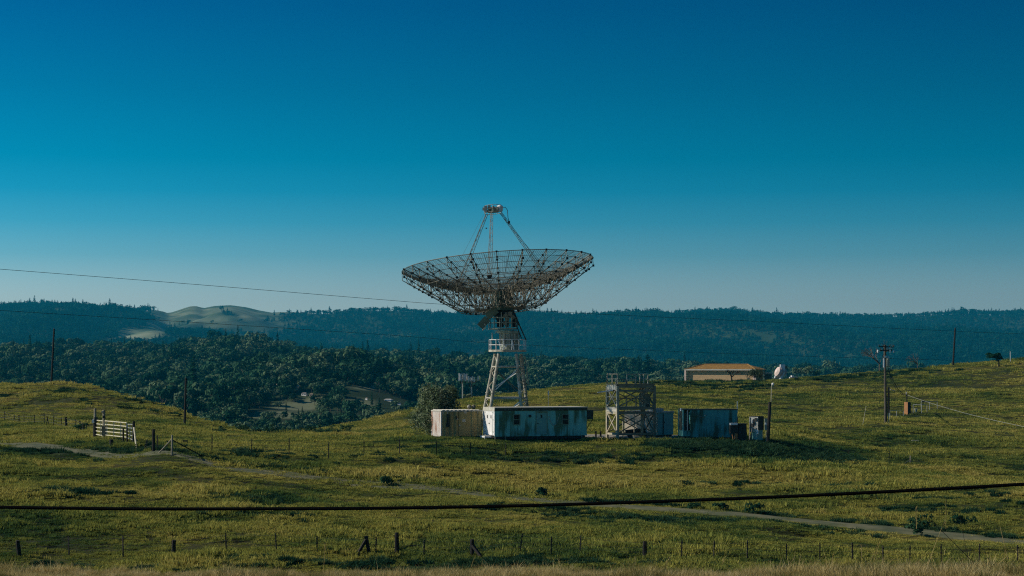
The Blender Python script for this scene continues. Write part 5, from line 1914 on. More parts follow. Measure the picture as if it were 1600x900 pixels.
# ------------------------------------------------------------------ pale antenna housing right of the brick building, tanks
def far_equipment():
    Y = 470.0
    s = Y / F
    b = P(1221, 592, Y)
    rt = root('antenna_housing', 'pinkish drum shaped antenna housing with a white box on top', 'antenna', b)
    c = P(1217, 581.5, Y)
    m = MB(b); m.lathe(c, [(.1, -.9), (1.1, -.75), (1.35, 0), (1.2, .5), (.5, .9)], 14, Matrix.Rotation(R(-68), 3, 'Y') @ Matrix.Rotation(R(20), 3, 'X')); m.build('drum', M_PINK, rt)
    m = MB(b); p = P(1219.5, 578, Y); m.box(p.x - .1, p.x + 1.05, p.y - .5, p.y + .5, p.z, p.z + 1.35, M=None); m.build('head_box', M_WHITE, rt)
    m = MB(b); p = P(1221, 583, Y); m.tube(p, P(1228, 582, Y), .5, 10, .4); m.ball(P(1225, 581, Y), .75, 10); m.build('yoke', M_PINK, rt)
    m = MB(b); m.tube(P(1225, 582, Y - .5), P(1219, 593.5, Y - .5), .36, 8); m.tube(P(1212, 587, Y - .3), P(1210, 593, Y - .3), .2, 8); m.tube(P(1225, 583, Y), P(1228.5, 587, Y), .22, 8); m.build('leg', M_WHITE, rt)
    m = MB(b); m.box(*(lambda q: (q.x - 1.1, q.x + .6, q.y - .6, q.y + .6, q.z - .7, q.z + .1))(P(1213, 591.5, Y))); m.build('base_slab', M_BEIGE, rt)
    m = MB(b); p = P(1224, 576, Y + .6); m.box(p.x, p.x + 1.0, p.y - .1, p.y + .1, p.z, p.z + .6); m.build('grille', M_STEELD, rt)
    Y = 450.0
    b = P(1200.5, 596, Y)
    rt = root('green_shed', 'dark green equipment shed behind the shade tree', 'shed', b)
    p0, p1 = P(1194.5, 597, Y), P(1206.5, 582.5, Y)
    m = MB(b); m.box(p0.x, p1.x, Y, Y + 2.4, p0.z - .5, p1.z - .16); m.build('wall', M_GREENP, rt)
    m = MB(b); m.box(p0.x - .12, p1.x + .12, Y - .1, Y + 2.5, p1.z - .157, p1.z); m.build('roof', M_ROOFEDGE, rt)
    m = MB(b); m.box(p1.x - .14, p1.x + .02, Y - .05, Y + .02, p0.z - .5, p1.z - .16); m.build('corner_trim', M_ROOFEDGE, rt)
    b = P(1192, 590, 446)
    m = MB(b); q = P(1192, 590, 446)
    m.add([P(1188, 581, 446), P(1195, 580, 446), P(1195.5, 587, 446), P(1188, 581, 446.6), P(1195, 580, 446.6), P(1195.5, 587, 446.6)], [(0, 2, 1), (3, 4, 5), (0, 1, 4, 3), (1, 2, 5, 4), (2, 0, 3, 5)])
    m.tube(P(1194, 583, 446.3), P(1194, 598, 446.3), .07, 5)
    o = m.build('corner_sail', M_GALV); o.location = b
    tag(o, 'small pale triangular panel on a stem beside the green shed', 'sign panel')
    Y = 480.0
    b = P(1241, 591, Y)
    rt = root('white_van', 'low white vehicle showing over the grassy brow', 'van', b)
    p0, p1 = P(1234.5, 592, Y), P(1247, 588.2, Y)
    m = MB(b); m.box(p0.x, p1.x, Y, Y + 1.8, p0.z - .3, p1.z - .15); m.build('body', M_PINK, rt)
    m = MB(b); m.box(p0.x + .4, p1.x - 1.0, Y + .1, Y + 1.7, p1.z - .146, p1.z + .25); m.build('cab', M_WHITE, rt)
    m = MB(b); m.box(p0.x + 1.35, p0.x + 1.5, Y - .03, Y + .01, p0.z, p1.z - .2); m.build('door_seam', M_BLACK, rt)
    m = MB(b); m.box(p1.x + .003, p1.x + .5, Y + .1, Y + 1.7, p0.z - .2, p1.z - .2); m.build('bumper', M_BLACK, rt)
    for x in (.4, 1.6):
        m = MB(b); m.lathe((p0.x + x, Y - .02, p0.z - .2), [(.05, -.08), (.3, -.08), (.3, .08), (.05, .08)], 10, Matrix.Rotation(R(90), 3, 'X')); m.build('wheel', M_BLACK, rt)


far_equipment()


# ------------------------------------------------------------------ utility poles
def plain_pole(label, base, top, r):
    base, top = Vector(base), Vector(top)
    rt = root('wooden_pole', label, 'pole', base)
    m = MB(base); m.tube(base - (top - base) * .08, top, r, 8, r * .8); m.build('shaft', M_POLED, rt)
    m = MB(base); m.tube(top - Vector((0, 0, .02)), top + Vector((0, 0, .18)), r * .45, 6, r * .3); m.build('insulator', M_NODE, rt)
    return rt


plain_pole('plain dark pole behind the crest of the grassy knoll', P(80, 606, 305), P(84.5, 514, 305), .17)
plain_pole('plain dark pole on the falling shoulder of the knoll', P(288.5, 664, 227), P(290.5, 591, 227), .145)
plain_pole('plain dark pole on the hill crest near the small round tree', P(1489, 573, 407), P(1492.5, 513, 407), .21)


def utility_pole():
    Y = 250.0
    s = Y / F
    b3_y = GP(1418.5, 648, 245, 300).y + .9
    b = G(1384, Y)
    top = P(1382.6, 539, Y)
    rt = root('utility_pole', 'tall weathered utility pole with crossarms and a transformer', 'utility pole', b)
    m = MB(b); m.tube(b - Vector((0, 0, .5)), top, .20, 10, .15); m.build('shaft', M_POLE, rt)
    arms = []
    for py, x0, x1 in ((541.5, 1373, 1397), (547.5, 1375, 1394)):
        p, q = P(x0, py, Y - .22), P(x1, py + .8, Y - .22)
        arm = MB(b).bar(p, q, .11, .13).build('crossarm', M_POLED, rt)
        for t in (.03, .3, .72, .97):
            c = p.lerp(q, t)
            MB(b).lathe(c + Vector((0, 0, .07)), [(.03, 0), (.07, .03), (.05, .1), (.08, .14), (.03, .2)], 8).build('insulator', M_NODE, arm)
        arms.append((p, q))
    for px in (1371.5, 1391, 1396):
        c = P(px, 548, Y - .22)
        MB(b).lathe(c + Vector((0, 0, -.28)), [(.04, 0), (.10, .05), (.10, .32), (.05, .40)], 8).build('cutout_fuse', M_WHITE, rt)
    c = P(1387.2, 566, Y - .05)
    m = MB(b); m.lathe(c + Vector((0, 0, -.55)), [(.16, 0), (.22, .04), (.22, 1.0), (.18, 1.06)], 14); tf = m.build('transformer', M_GREYGRN, rt)
    m = MB(b); m.tube(c + Vector((0, -.1, .5)), c + Vector((-.02, -.1, .78)), .045, 6); m.tube(c + Vector((.12, .1, .5)), c + Vector((.12, .1, .72)), .045, 6); m.build('bushing', M_WHITE, tf)
    m = MB(b); c2 = P(1381.3, 561, Y - .3); m.box(c2.x - .1, c2.x + .12, c2.y - .06, c2.y + .1, c2.z - 1.1, c2.z + .1); m.ball(c2 + Vector((.2, 0, .3)), .13, 8); m.build('switch_box', M_WHITE, rt)
    m = MB(b); m.path([P(1386.5, 570, Y), P(1388, 577, Y), P(1393, 590, Y), P(1402, 607, Y), P(1410, 615, Y + 5), P(1416, 616.5, b3_y)], .045, 5); m.build('service_cable', M_NODE, rt)
    m = MB(b); m.path([P(1386, 556, Y), P(1387.6, 575, Y), P(1391.5, 592, Y), P(1400, 608, Y), P(1409, 616.5, Y + 5), P(1416, 617.5, b3_y)], .03, 5); m.build('service_cable', M_NODE, rt)
    # short black pole beside it
    b2 = G(1388.4, Y)
    rt2 = root('short_pole', 'short dark pole close beside the tall utility pole', 'pole', b2)
    m = MB(b2); m.tube(P(1388.4, 645, Y - .1), P(1388.2, 605, Y - .1), .16, 8, .14); m.build('shaft', M_POLED, rt2)
    m = MB(b2); m.tube(b2 - Vector((0, .1, .3)), P(1388.4, 645, Y - .1), .05, 6); m.build('stem', M_GALV, rt2)
    m = MB(b2); m.path([P(1388.5, 606.5, Y - .1), P(1392, 609, Y - .3), P(1399, 611, Y - .3)], .06, 6); m.build('bracket_arm', M_GALV, rt2)
    # rusty cabinet with service mast
    b3 = GP(1418.5, 648, 245, 300)
    s3 = b3.y / F
    H = lambda py: (HZ - py) * s3 - b3.z
    rt3 = root('service_cabinet', 'rusty orange and black service cabinet inside the pipe rails', 'cabinet', b3, R(40))
    zt = H(628.5)
    m = MB(); m.box(0, .70, 0, .60, -.2, zt); m.build('body', M_BLACK, rt3)
    m = MB(); m.box(-.05, -.002, -.02, .63, -.2, zt + .02); m.build('side_panel', M_ORANGE, rt3)
    b4 = Vector((P(1416.8, 630, b3.y + .9).x, b3.y + .9, gz(P(1416.8, 630, b3.y + .9).x, b3.y + .9)))
    rt4 = root('service_mast', 'thin mast with an insulator behind the rusty cabinet', 'mast', b4)
    m = MB(b4); m.tube(b4, P(1416.8, 614, b4.y), .09, 7); m.build('shaft', M_POLED, rt4)
    m = MB(b4); m.lathe(P(1416.5, 614, b4.y), [(.05, -.25), (.13, -.2), (.07, -.08), (.13, 0), (.05, .15)], 8); m.build('insulator', M_GALV, rt4)
    # pipe rails
    b5 = GP(1440, 646, 245, 310)
    rt5 = root('pipe_rail_fence', 'pale pipe rail fence round the rusty cabinet', 'fence', b5)

    def rail(pts, r=.05):
        m = MB(b5)
        m.path(pts, r, 6)
        m.build('rail', M_GALV, rt5)

    def post(px, py0, py1):
        g = GP(px, py1, 240, 330)
        t = P(px, py0, g.y)
        m = MB(b5); m.tube(g - Vector((0, 0, .2)), t, .05, 6); m.build('post', M_GALV, rt5)
        return t
    t1, t2 = post(1390.5, 641.5, 656), post(1401, 641.8, 653)
    t3 = post(1411.5, 642, 651)
    rail([t1, t2, t3])
    t1, t2, t3 = post(1427, 632.3, 646), post(1440, 632.5, 646), post(1448.5, 632.5, 645)
    rail([t1, t2, t3])
    u1, u2, u3 = post(1439.5, 627, 642), post(1452.5, 627.2, 641), post(1464.5, 627, 640)
    rail([u1, u2, u3], .07)
    rail([t3 - Vector((0, 0, .1)), u3 - Vector((0, 0, .5))], .03)
    m = MB(b5); c = u1 + Vector((.3, -.15, .02)); m.box(c.x - .2, c.x + .25, c.y - .1, c.y + .1, c.z - .12, c.z + .1); m.build('valve_box', M_BLACK, rt5)
    c = GP(1431.5, 644.5, 245, 310)
    rt6 = root('utility_pedestal', 'small white utility pedestal beside the rusty cabinet', 'pedestal', c)
    m = MB(c); m.box(c.x - .16, c.x + .14, c.y - .15, c.y + .15, c.z - .1, c.z + .44); m.build('body', M_GREYGRN, rt6)
    m = MB(c); m.box(c.x - .2, c.x + .18, c.y - .19, c.y + .19, c.z + .443, c.z + .52); m.build('cap', M_WHITE, rt6)
    # guy wire down the hill
    p, q = P(1417, 617, b3_y), P(1640, 674, 200)
    pts = [p.lerp(q, t) - Vector((0, 0, 1.2 * 4 * t * (1 - t) * .35)) for t in np.linspace(0, 1, 14)]
    o = MB(p).path(pts, .020, 5).build('service_wire', M_GALV); o.location = p
    tag(o, 'pale wire sloping down the hill from the service mast', 'wire')
    # stakes and a leftover pipe
    b = G(1347.5, 245)
    o = MB(b).tube(b - Vector((0, 0, .2)), P(1353.5, 634, 245), .028, 5).build('leaning_stake', M_GATE); o.location = b
    tag(o, 'thin pale stake leaning on the slope below the utility pole', 'stake')
    b = G(1430, 228)
    o = MB(b).tube(b + Vector((-.4, 0, .16)), b + Vector((.42, .1, .14)), .07, 6).build('loose_pipe', M_GATE); o.location = b
    tag(o, 'short pale pipe lying loose on the slope', 'pipe')
    b = G(1422.5, 206)
    rt7 = root('braced_post', 'pale braced fence post standing low on the slope', 'fence post', b)
    t = P(1422.5, 712, 206)
    m = MB(b); m.tube(b - Vector((0, 0, .2)), t, .07, 6); m.build('post', M_POSTL, rt7)
    m = MB(b); e = G(1408, 205); m.tube(e - Vector((0, 0, .1)), t - Vector((.05, 0, .5)), .04, 5); m.build('brace', M_POSTL, rt7)
    b = P(1579, 572, 386)
    rt8 = root('white_stake', 'slender white marker on the hilltop past the small round tree', 'marker', b)
    m = MB(b); m.tube(b - Vector((0, 0, 1)), P(1578.5, 549, 386), .07, 6, .05); m.build('stem', M_WHITE, rt8)


utility_pole()


# ------------------------------------------------------------------ overhead lines
def overhead(name, label, pts, r, m=M_NODE):
    pts = [Vector(p) for p in pts]
    # smooth through the points
    out = []
    for i in range(len(pts) - 1):
        p0, p1, p2, p3 = pts[max(i - 1, 0)], pts[i], pts[i + 1], pts[min(i + 2, len(pts) - 1)]
        for t in np.linspace(0, 1, 8, endpoint=False):
            out.append(.5 * ((2 * p1) + (p2 - p0) * t + (2 * p0 - 5 * p1 + 4 * p2 - p3) * t * t + (3 * p1 - p0 - 3 * p2 + p3) * t ** 3))
    out.append(pts[-1])
    o = MB(out[0]).path(out, r, 6).build(name, m)
    o.location = out[0]
    return tag(o, label, 'wire')


def chain(lst, Ya, Yb):
    """points (column,row) strung between two distances; depth grows evenly in plan"""
    x0, x1 = lst[0][0], lst[-1][0]
    ya, yb = 1 / Ya, 1 / Yb
    return [P(a, b, 1 / (ya + (yb - ya) * (a - x0) / (x1 - x0))) for a, b in lst]


overhead('power_line', 'upper thin power line crossing the sky behind the dish', chain([(-60, 416), (0, 420.5), (300, 444), (600, 468.5), (700, 476), (930, 490.5), (1200, 503), (1491, 517.5), (1660, 524)], 235, 412), .030)
overhead('power_line', 'lower thin power line crossing in front of the far ridge', chain([(-60, 480), (0, 485), (300, 503.5), (600, 523), (740, 534), (850, 540.5), (1100, 551), (1300, 558), (1490, 563)], 235, 408), .027)
overhead('power_line', 'faint lowest power line against the wooded hillside', chain([(300, 562), (560, 572), (760, 581), (900, 586), (1100, 589)], 260, 405), .016)
overhead('heavy_cable', 'thick black cable sagging across the near field', chain([(-300, 788), (0, 792.5), (200, 795), (400, 795), (600, 794), (800, 790.5), (1000, 784.5), (1200, 777), (1400, 767.5), (1600, 756.5), (1900, 738)], 20.5, 19.5), .0195, M_CABLE)


# ------------------------------------------------------------------ fences
def mesh_of(mb_, name, m):
    return mb_.mesh(name, m)


ME_WOOD = mesh_of(MB().path([(0, 0, -.3), (.012, 0, .4), (-.008, .01, .8), (0, 0, 1.0)], .13, 7, r2=.11), 'post', M_POST)
ME_STAKE = mesh_of(MB().bar((0, 0, -.3), (0, 0, 1.0), .055, .06).box(-.05, .05, -.035, -.028, .55, .62).box(-.05, .05, -.035, -.028, .82, .88), 'stake', M_TPOST)


def fence(name, label, items, strands, rad=.006, wires=(.35, .6, .9)):
    """items: (kind, base column, metres away, height, lean to the right)"""
    b0 = G(items[0][1], items[0][2])
    rt = root(name, label, 'fence', b0)
    tops = []
    for kind, px, Y, h, lean in items:
        g = G(px, Y)
        o = link('post' if kind == 'w' else 'stake', ME_WOOD if kind == 'w' else ME_STAKE, rt, g - b0, (random.uniform(-.04, .04), lean, random.uniform(0, 3)), (1, 1, h))
        if kind == 's': o.rotation_euler.z = random.uniform(-.4, .4)
        tops.append((g, h, lean))
    for f in wires[:strands]:
        m = MB(b0)
        pts = []
        for i, (g, h, lean) in enumerate(tops):
            p = g + Vector((math.sin(lean) * h * f, -.05, h * f))
            if pts:
                q = pts[-1].lerp(p, .5) - Vector((0, 0, .035 + .03 * random.random()))
                pts.append(q)
            pts.append(p)
        m.path(pts, rad, 4)
        m.build('wire', M_WIRE, rt)
    return rt, b0


NF = [('s', -48, 0), ('w', 30, -.09), ('s', 108, -.06), ('s', 192.5, -.04), ('w', 271, -.13), ('s', 353.5, -.04), ('s', 432, -.05), ('s', 495.5, 0), ('s', 587, .03), ('w', 620.5, 0), ('s', 662.5, .02), ('w', 737.5, .02), ('s', 812, .13), ('s', 861, .02), ('s', 906, .05), ('w', 1007.5, .04), ('s', 1065, .02), ('s', 1115, .03), ('s', 1167.5, .01), ('s', 1228.5, .02), ('s', 1281, 0), ('s', 1332, .0), ('s', 1379.5, 0), ('s', 1421.5, .02), ('s', 1470.5, 0), ('s', 1530, .02), ('s', 1590, 0), ('s', 1650, 0)]
items = []
for kd, px, lean in NF:
    h = {30: .92, 271: .85, 620.5: 1.22, 737.5: .98, 1007.5: .95}.get(px, random.uniform(.98, 1.22))
    items.append((kd, px, 105.0 + random.uniform(-.3, .3), h, lean))
rt, b0 = fence('field_fence', 'sagging wire fence of old posts and stakes along the near field', items, 3)
# braced pair: two timbers leaning together
g = G(578.5, 105)
m = MB(b0); m.bar(g - Vector((.0, 0, .2)), g + Vector((-.24, 0, 1.05)), .19, .19); m.build('post', M_POST, rt)
m = MB(b0); m.bar(G(555, 104.6) - Vector((0, 0, .1)), g + Vector((-.22, -.1, .85)), .14, .14); m.build('brace', M_POST, rt)
g = G(738, 105)
m = MB(b0); m.bar(g + Vector((.02, -.1, .66)), G(752, 104.4) + Vector((0, 0, .1)), .14, .14); m.build('brace', M_POST, rt)
g = G(623, 106.5)
m = MB(); m.bar((0, 0, 0), (.95, .3, .02), .09, .07)
o = m.build('fallen_rail', M_POST); o.location = g + Vector((.1, 1.8, .18)); tag(o, 'fallen timber rail lying in the grass behind the near fence', 'rail')

# far fence line running left from the gate
lst = [(-20, 236, 1.1), (7, 230, 1.15), (22, 226, .9), (38, 221, 1.05), (54, 215, 1.1), (69, 209, 1.2), (83.5, 204, 1.15), (96.5, 197, 1.1), (104, 194, 1.4), (118.5, 184, .95), (130, 176, .9)]
rt, b0 = fence('boundary_fence', 'old wire fence climbing the grass away from the pale gate', [('w' if q == 104 else 's', q, Y, h, random.uniform(-.05, .05)) for q, Y, h in lst], 3, .012)
for px, Y in ((29.5, 224), (74, 207), (125, 180)):
    for dx in (-.18, .22):
        p, q = G(px, Y), G(px, Y)
        m = MB(b0); m.bar(p + Vector((dx, 0, -.1)), p + Vector((-dx * .4, .05, 1.0)), .06, .06); m.build('brace', M_TPOST, rt)

# mid fence running right from the gate across the plateau
lst = [('s', 225, 148, 1.0, .25), ('w', 239.5, 146, 1.75, .02), ('s', 246, 147, 1.2, 0), ('s', 331, 150, 1.35, .01), ('s', 393, 150.5, 1.28, .02), ('s', 451.5, 151, 1.35, .01), ('s', 513, 152, 1.4, .03), ('s', 568.5, 153, 1.3, .02), ('s', 624.5, 155, 1.3, 0), ('s', 682, 158, 1.2, 0), ('s', 735, 161, 1.25, 0), ('s', 790, 164, 1.1, .02)]
rt, b0 = fence('plateau_fence', 'thin wire fence crossing the flat grass in front of the container', lst, 3, .008)
g = G(268.5, 143)
rt2 = root('braced_corner_post', 'pale corner post with two long slanting braces in the grass', 'fence post', g)
m = MB(g); t = g + Vector((.03, 0, 1.5)); m.tube(g - Vector((0, 0, .25)), t, .075, 7); m.build('post', M_POSTL, rt2)
m = MB(g); m.tube(G(247.5, 144) + Vector((0, 0, .02)), t - Vector((.05, 0, .32)), .05, 6); m.build('brace', M_POSTL, rt2)
m = MB(g); m.tube(G(321, 146) + Vector((0, 0, .02)), t - Vector((-.05, 0, .38)), .04, 6); m.build('brace', M_POST, rt2)
# fence low on the hillside
lst = [('s', 1281, 200, 1.0, 0), ('s', 1326, 201, 1.25, .02), ('s', 1357, 202, .8, 0), ('s', 1389, 203, 1.55, .02)]
fence('hillside_fence', 'four thin dark fence stakes in the dip below the hillside', lst, 1, .006)


# ------------------------------------------------------------------ the gate
def gate():
    Y = 161.0
    s = Y / F

    def tall(px, base_py, top_py, label, Yp):
        b = G(px, Yp)
        rt = root('gate_post', label, 'gate post', b)
        t = P(px + .4, top_py, Yp)
        m = MB(b); m.tube(b - Vector((0, 0, .3)), t, .13, 8, .11); m.build('shaft', M_POSTL, rt)
        return rt, b, t
    rt, b, t = tall(148.3, 680, 638, 'tall gate post carrying a white control box', 163)
    c = P(145.5, 658, 162.8)
    m = MB(b); m.box(c.x - .09, c.x + .12, c.y - .1, c.y + .1, c.z - .16, c.z + .14); m.build('control_box', M_WHITE, rt)
    c = P(149.8, 655.5, 162.7)
    m = MB(b); m.box(c.x - .12, c.x + .14, c.y - .1, c.y + .12, c.z - .2, c.z + .2); m.build('motor_box', M_BLACK, rt)
    m = MB(b); m.tube(G(148.3, 163) - Vector((0, 0, .2)), P(148.4, 660, 163), .16, 8); m.build('timber_sleeve', M_POLED, rt)
    rt, b, t = tall(162, 680, 640.5, 'tall gate post with a small lamp on top', 160.5)
    m = MB(b); c = P(160.3, 643.5, 160.4); m.box(c.x - .10, c.x + .06, c.y - .05, c.y + .05, c.z - .06, c.z + .06); m.build('lamp', M_GALV, rt)
    m = MB(b); c = P(162.8, 651, 160.3); m.box(c.x - .12, c.x + .1, c.y - .06, c.y + .04, c.z - .14, c.z + .08); m.build('latch_box', M_BLACK, rt)
    m = MB(b); c = P(163, 675, 160.3); m.box(c.x - .2, c.x + .16, c.y - .08, c.y + .06, c.z - .3, c.z + .5); m.build('hinge_plate', M_STEELD, rt)

    def leaf(name, label, tl, tr, bl_, br_, Ya, Yb, rows, cols, mt, w):
        A0 = P(*bl_, Ya)
        rt = root(name, label, 'gate', A0)
        tlv, trv, blv, brv = P(*tl, Ya), P(*tr, Yb), P(*bl_, Ya), P(*br_, Yb)
        for i in range(rows):
            t = i / (rows - 1)
            m = MB(A0); m.bar(blv.lerp(tlv, t), brv.lerp(trv, t), .05, w); m.build('rail', mt, rt)
        for j, t in enumerate(cols):
            off = Vector((0, -.03, 0))
            m = MB(A0); m.bar(blv.lerp(brv, t) + off, tlv.lerp(trv, t) + off, .06, w * 1.0); m.build('upright', mt, rt)
    leaf('field_gate', 'short pale rail gate between the two tall posts', (149.5, 656.5), (161, 657.5), (149.5, 678.5), (161, 680.5), 163, 160.8, 5, (.0, .72, 1), M_GATE, .07)
    leaf('field_gate', 'long pale barred gate standing across the field entrance', (164, 657.5), (198, 660.5), (164, 679.5), (198, 683), 160.4, 156, 5, (0, .1, .42, .74, 1), M_GATE, .07)
    leaf('field_gate', 'dull grey gate end beside the dark corner post', (199.5, 663), (207.5, 663), (199.5, 684), (207.5, 687), 156, 155, 5, (0, .5, 1), M_GALV, .06)
    b = G(209, 154.5)
    rt = root('corner_post', 'dark gate corner post with a pale prop leaning on it', 'fence post', b)
    m = MB(b); m.tube(b - Vector((0, 0, .2)), P(209.2, 658, 154.5), .12, 7, .1); m.build('post', M_POST, rt)
    m = MB(b); m.tube(G(213, 152) + Vector((0, 0, .0)), P(209.4, 668, 154.2), .06, 6); m.build('prop', M_GATE, rt)
    for px, Yp, h, lab in ((192.5, 156.5, 1.25, 'thin dark stake in front of the long gate'), (198.5, 155.6, 1.35, 'dark stake where the two gates meet')):
        g = G(px, Yp)
        o = link('gate_stake', ME_WOOD, None, g, None, (.55, .55, h)); tag(o, lab, 'stake')
    g = G(174, 153)
    o = MB().tube((0, 0, -.3), (0, 0, .68), .16, 8, .15).build('stub_post', M_POLED); o.location = g
    tag(o, 'stubby black post standing before the long gate', 'post')
    g = G(168, 154)
    o = MB().bar((-.35, 0, .12), (.4, 0, .1), .12, .06).build('loose_plank', M_GATE); o.location = g
    tag(o, 'short pale plank on the grass before the gate', 'plank')
    g = G(289, 150)
    o = MB().box(-.18, .16, -.05, .05, -.06, .06).build('fence_tag', M_BLACK); o.location = P(289.5, 689, 150)
    tag(o, 'small dark tag hanging on the fence wire past the corner post', 'tag')


gate()


# ------------------------------------------------------------------ houses on the hillsides
HOUSE_SPOTS = []
ROOFS = [mat('pale_house_roof', (.55, .54, .50), (.45, .44, .40), .5, .8), mat('grey_house_roof', (.22, .21, .20), (.16, .15, .14), .5, .8), mat('brown_house_roof', (.24, .17, .12), (.18, .13, .09), .5, .8)]
HWALL = [mat('white_house_wall', (.72, .70, .66), (.62, .60, .56), .5, .8), mat('cream_house_wall', (.55, .46, .36), (.46, .38, .29), .5, .8)]


def house(px, py, wpx, hpx, fn, Yr, i, label, group):
    # find the distance where the hillside reaches that row of the photograph
    Yl = np.linspace(Yr[0], Yr[1], 500)
    x = (px - 800) / F * Yl
    z = fn(x, Yl)
    row = HZ - F * (z + hpx * Yl / F) / Yl
    k = int(np.argmin(np.abs(row - (py))))
    Y = Yl[k]
    s = Y / F
    rs = random.Random(i)
    w, h = wpx * s, hpx * s
    b = Vector((x[k], Y, z[k] + (fn is h_wood) * (.4 if 395 < px < 660 else 3.4)))
    if fn is h_wood: HOUSE_SPOTS.append((b.x, b.y, w * 1.3))
    rt = root('house', label, 'house', b, rs.uniform(-.6, -.25), group)
    d = w * .6
    MB().box(-w / 2, w / 2, -d / 2, d / 2, -1.8, h * .62).build('wall', HWALL[i % 2], rt)
    o = w * .06
    e = h * .62
    MB().add([(-w / 2 - o, -d / 2 - o, e), (w / 2 + o, -d / 2 - o, e), (w / 2 + o, d / 2 + o, e), (-w / 2 - o, d / 2 + o, e), (-w / 2 * .7, 0, h * 1.15), (w / 2 * .7, 0, h * 1.15)],
             [(3, 2, 1, 0), (0, 1, 5, 4), (1, 2, 5), (2, 3, 4, 5), (3, 0, 4)]).build('roof', ROOFS[i % 3], rt)
    if wpx > 5:
        for q in (-.28, .05, .3):
            MB().box(q * w - .05 * w, q * w + .05 * w, -d / 2 - .12, -d / 2 + .01, h * .2, h * .45).build('window', M_GLASS, rt)


HOUSES = [(115, 549, 6, 3), (157, 550, 14, 3), (91, 554, 9, 2.5), (35, 560, 7, 3), (176, 550, 4, 3), (201, 563, 20, 3), (217, 561, 4, 3), (323, 541, 9, 3), (312, 549, 4, 3), (368, 555, 6, 4), (315, 621, 6, 5), (331, 617, 4, 4), (357, 616, 10, 4), (265, 635, 7, 3),
          (431, 601, 7, 4), (465, 603, 5, 6), (476, 615, 9, 3.2), (487, 616, 6, 3), (521, 583, 4, 3), (545, 584, 10, 2), (583, 603, 8, 2.5), (599, 603, 4, 3), (624, 630, 5, 2.5), (640, 630, 4, 2.5), (607, 625, 12, 2), (598, 584, 4, 3), (370, 603, 6, 2.5), (405, 611, 6, 2.5), (190, 548, 5, 2.5), (257, 555, 12, 2.2), (70, 565, 6, 2.2), (290, 550, 4, 3), (573, 622, 4, 2)]
SPECIAL = {(201, 563): 'wide pale roofed house, the largest among the hillside trees', (476, 615): 'white house at the top of the bare clearing', (357, 616): 'long pale house low in the dark wood'}
for i, (px, py, w, h) in enumerate(HOUSES):
    lab = SPECIAL.get((px, py))
    house(px, py, w, h, h_wood, (800, 2150), i, lab or 'tiny pale house among the hillside trees', None if lab else 'houses among the hillside trees')
FAR = [(1043, 567, 3, 2.5), (1060, 566, 4, 2), (1069, 567.5, 7, 2.2), (1310, 580, 9, 3), (1318, 581, 5, 2.5), (1297, 545, 2.5, 2.5), (1454, 548, 3, 2.5), (1458, 552, 3, 2.5), (1475, 551, 5, 1.8), (1398, 571, 5, 2), (1513, 551, 5, 1.8), (1505, 549, 2, 3), (1021, 534, 3, 2), (1203, 500, 2, 3), (1544, 562, 3, 2.5), (1584, 563, 3, 2)]
for i, (px, py, w, h) in enumerate(FAR):
    house(px, py, w, h, h_ridge, (3950, 6900), 40 + i, 'faint pale house at the foot of the far ridge', 'houses at the foot of the far ridge')


# ------------------------------------------------------------------ tall stalks and the dead thistle on the near bank
def stalk(px0, py0, px1, py1, Y, bend, seed, m=M_DRY, r=.006, head=True):
    rs = random.Random(seed)
    b, t = P(px0, py0 + 14, Y), P(px1, py1, Y + rs.uniform(-.2, .2))
    mid = b.lerp(t, .55) + Vector((bend * .12, 0, .02))
    pts = []
    for q in np.linspace(0, 1, 8):
        pts.append(b * (1 - q) ** 2 + mid * (2 * q * (1 - q)) + t * q * q)
    rt = root('dry_stalk', 'tall dry grass stalk standing above the near bank', 'grass stalk', b, 0, 'dry stalks on the near bank')
    MB(b).path(pts, r, 4, r2=r * .5).build('stem', m, rt)
    if head:
        m2 = MB(b)
        d = (pts[-1] - pts[-3]).normalized()
        for k in range(7):
            p = pts[-1] - d * (.03 * k)
            e = Vector((rs.uniform(-1, 1), rs.uniform(-1, 1), rs.uniform(.2, 1))) * .05
            m2.path([p, p + e + d * .04], .006, 3, r2=.002)
        m2.build('seed_head', m, rt)


for i, q in enumerate(((1444, 890, 1476, 815, 45, -.4), (1352, 880, 1372, 850, 47, .2), (1358, 885, 1378, 838, 46, .1), (1347, 880, 1346, 852, 47, 0), (1466, 888, 1475, 862, 46, .1), (1548, 893, 1546, 883, 44, 0), (1565, 892, 1571, 853, 45, .1), (1575, 860, 1563, 824, 45, -.1), (1432, 812, 1431, 793, 50, 0),
                         (1478, 812, 1478, 780, 50, 0), (985, 896, 993, 873, 47, .1), (1025, 890, 1046, 872, 47, .2), (948, 893, 960, 880, 47, .1), (1210, 895, 1240, 874, 46, .4), (1202, 890, 1201, 876, 46, 0), (504, 892, 508, 850, 47, .15), (1500, 890, 1503, 875, 46, 0), (730, 890, 742, 868, 47, .1), (1297, 885, 1302, 866, 47, 0), (1412, 885, 1440, 872, 46, .3), (1528, 893, 1529, 878, 45, 0), (880, 893, 874, 876, 47, -.1), (1120, 890, 1132, 872, 47, .1), (1600, 890, 1590, 862, 45, -.2))):
    stalk(*q, 900 + i, r=.007 if i < 9 else .0055)
    
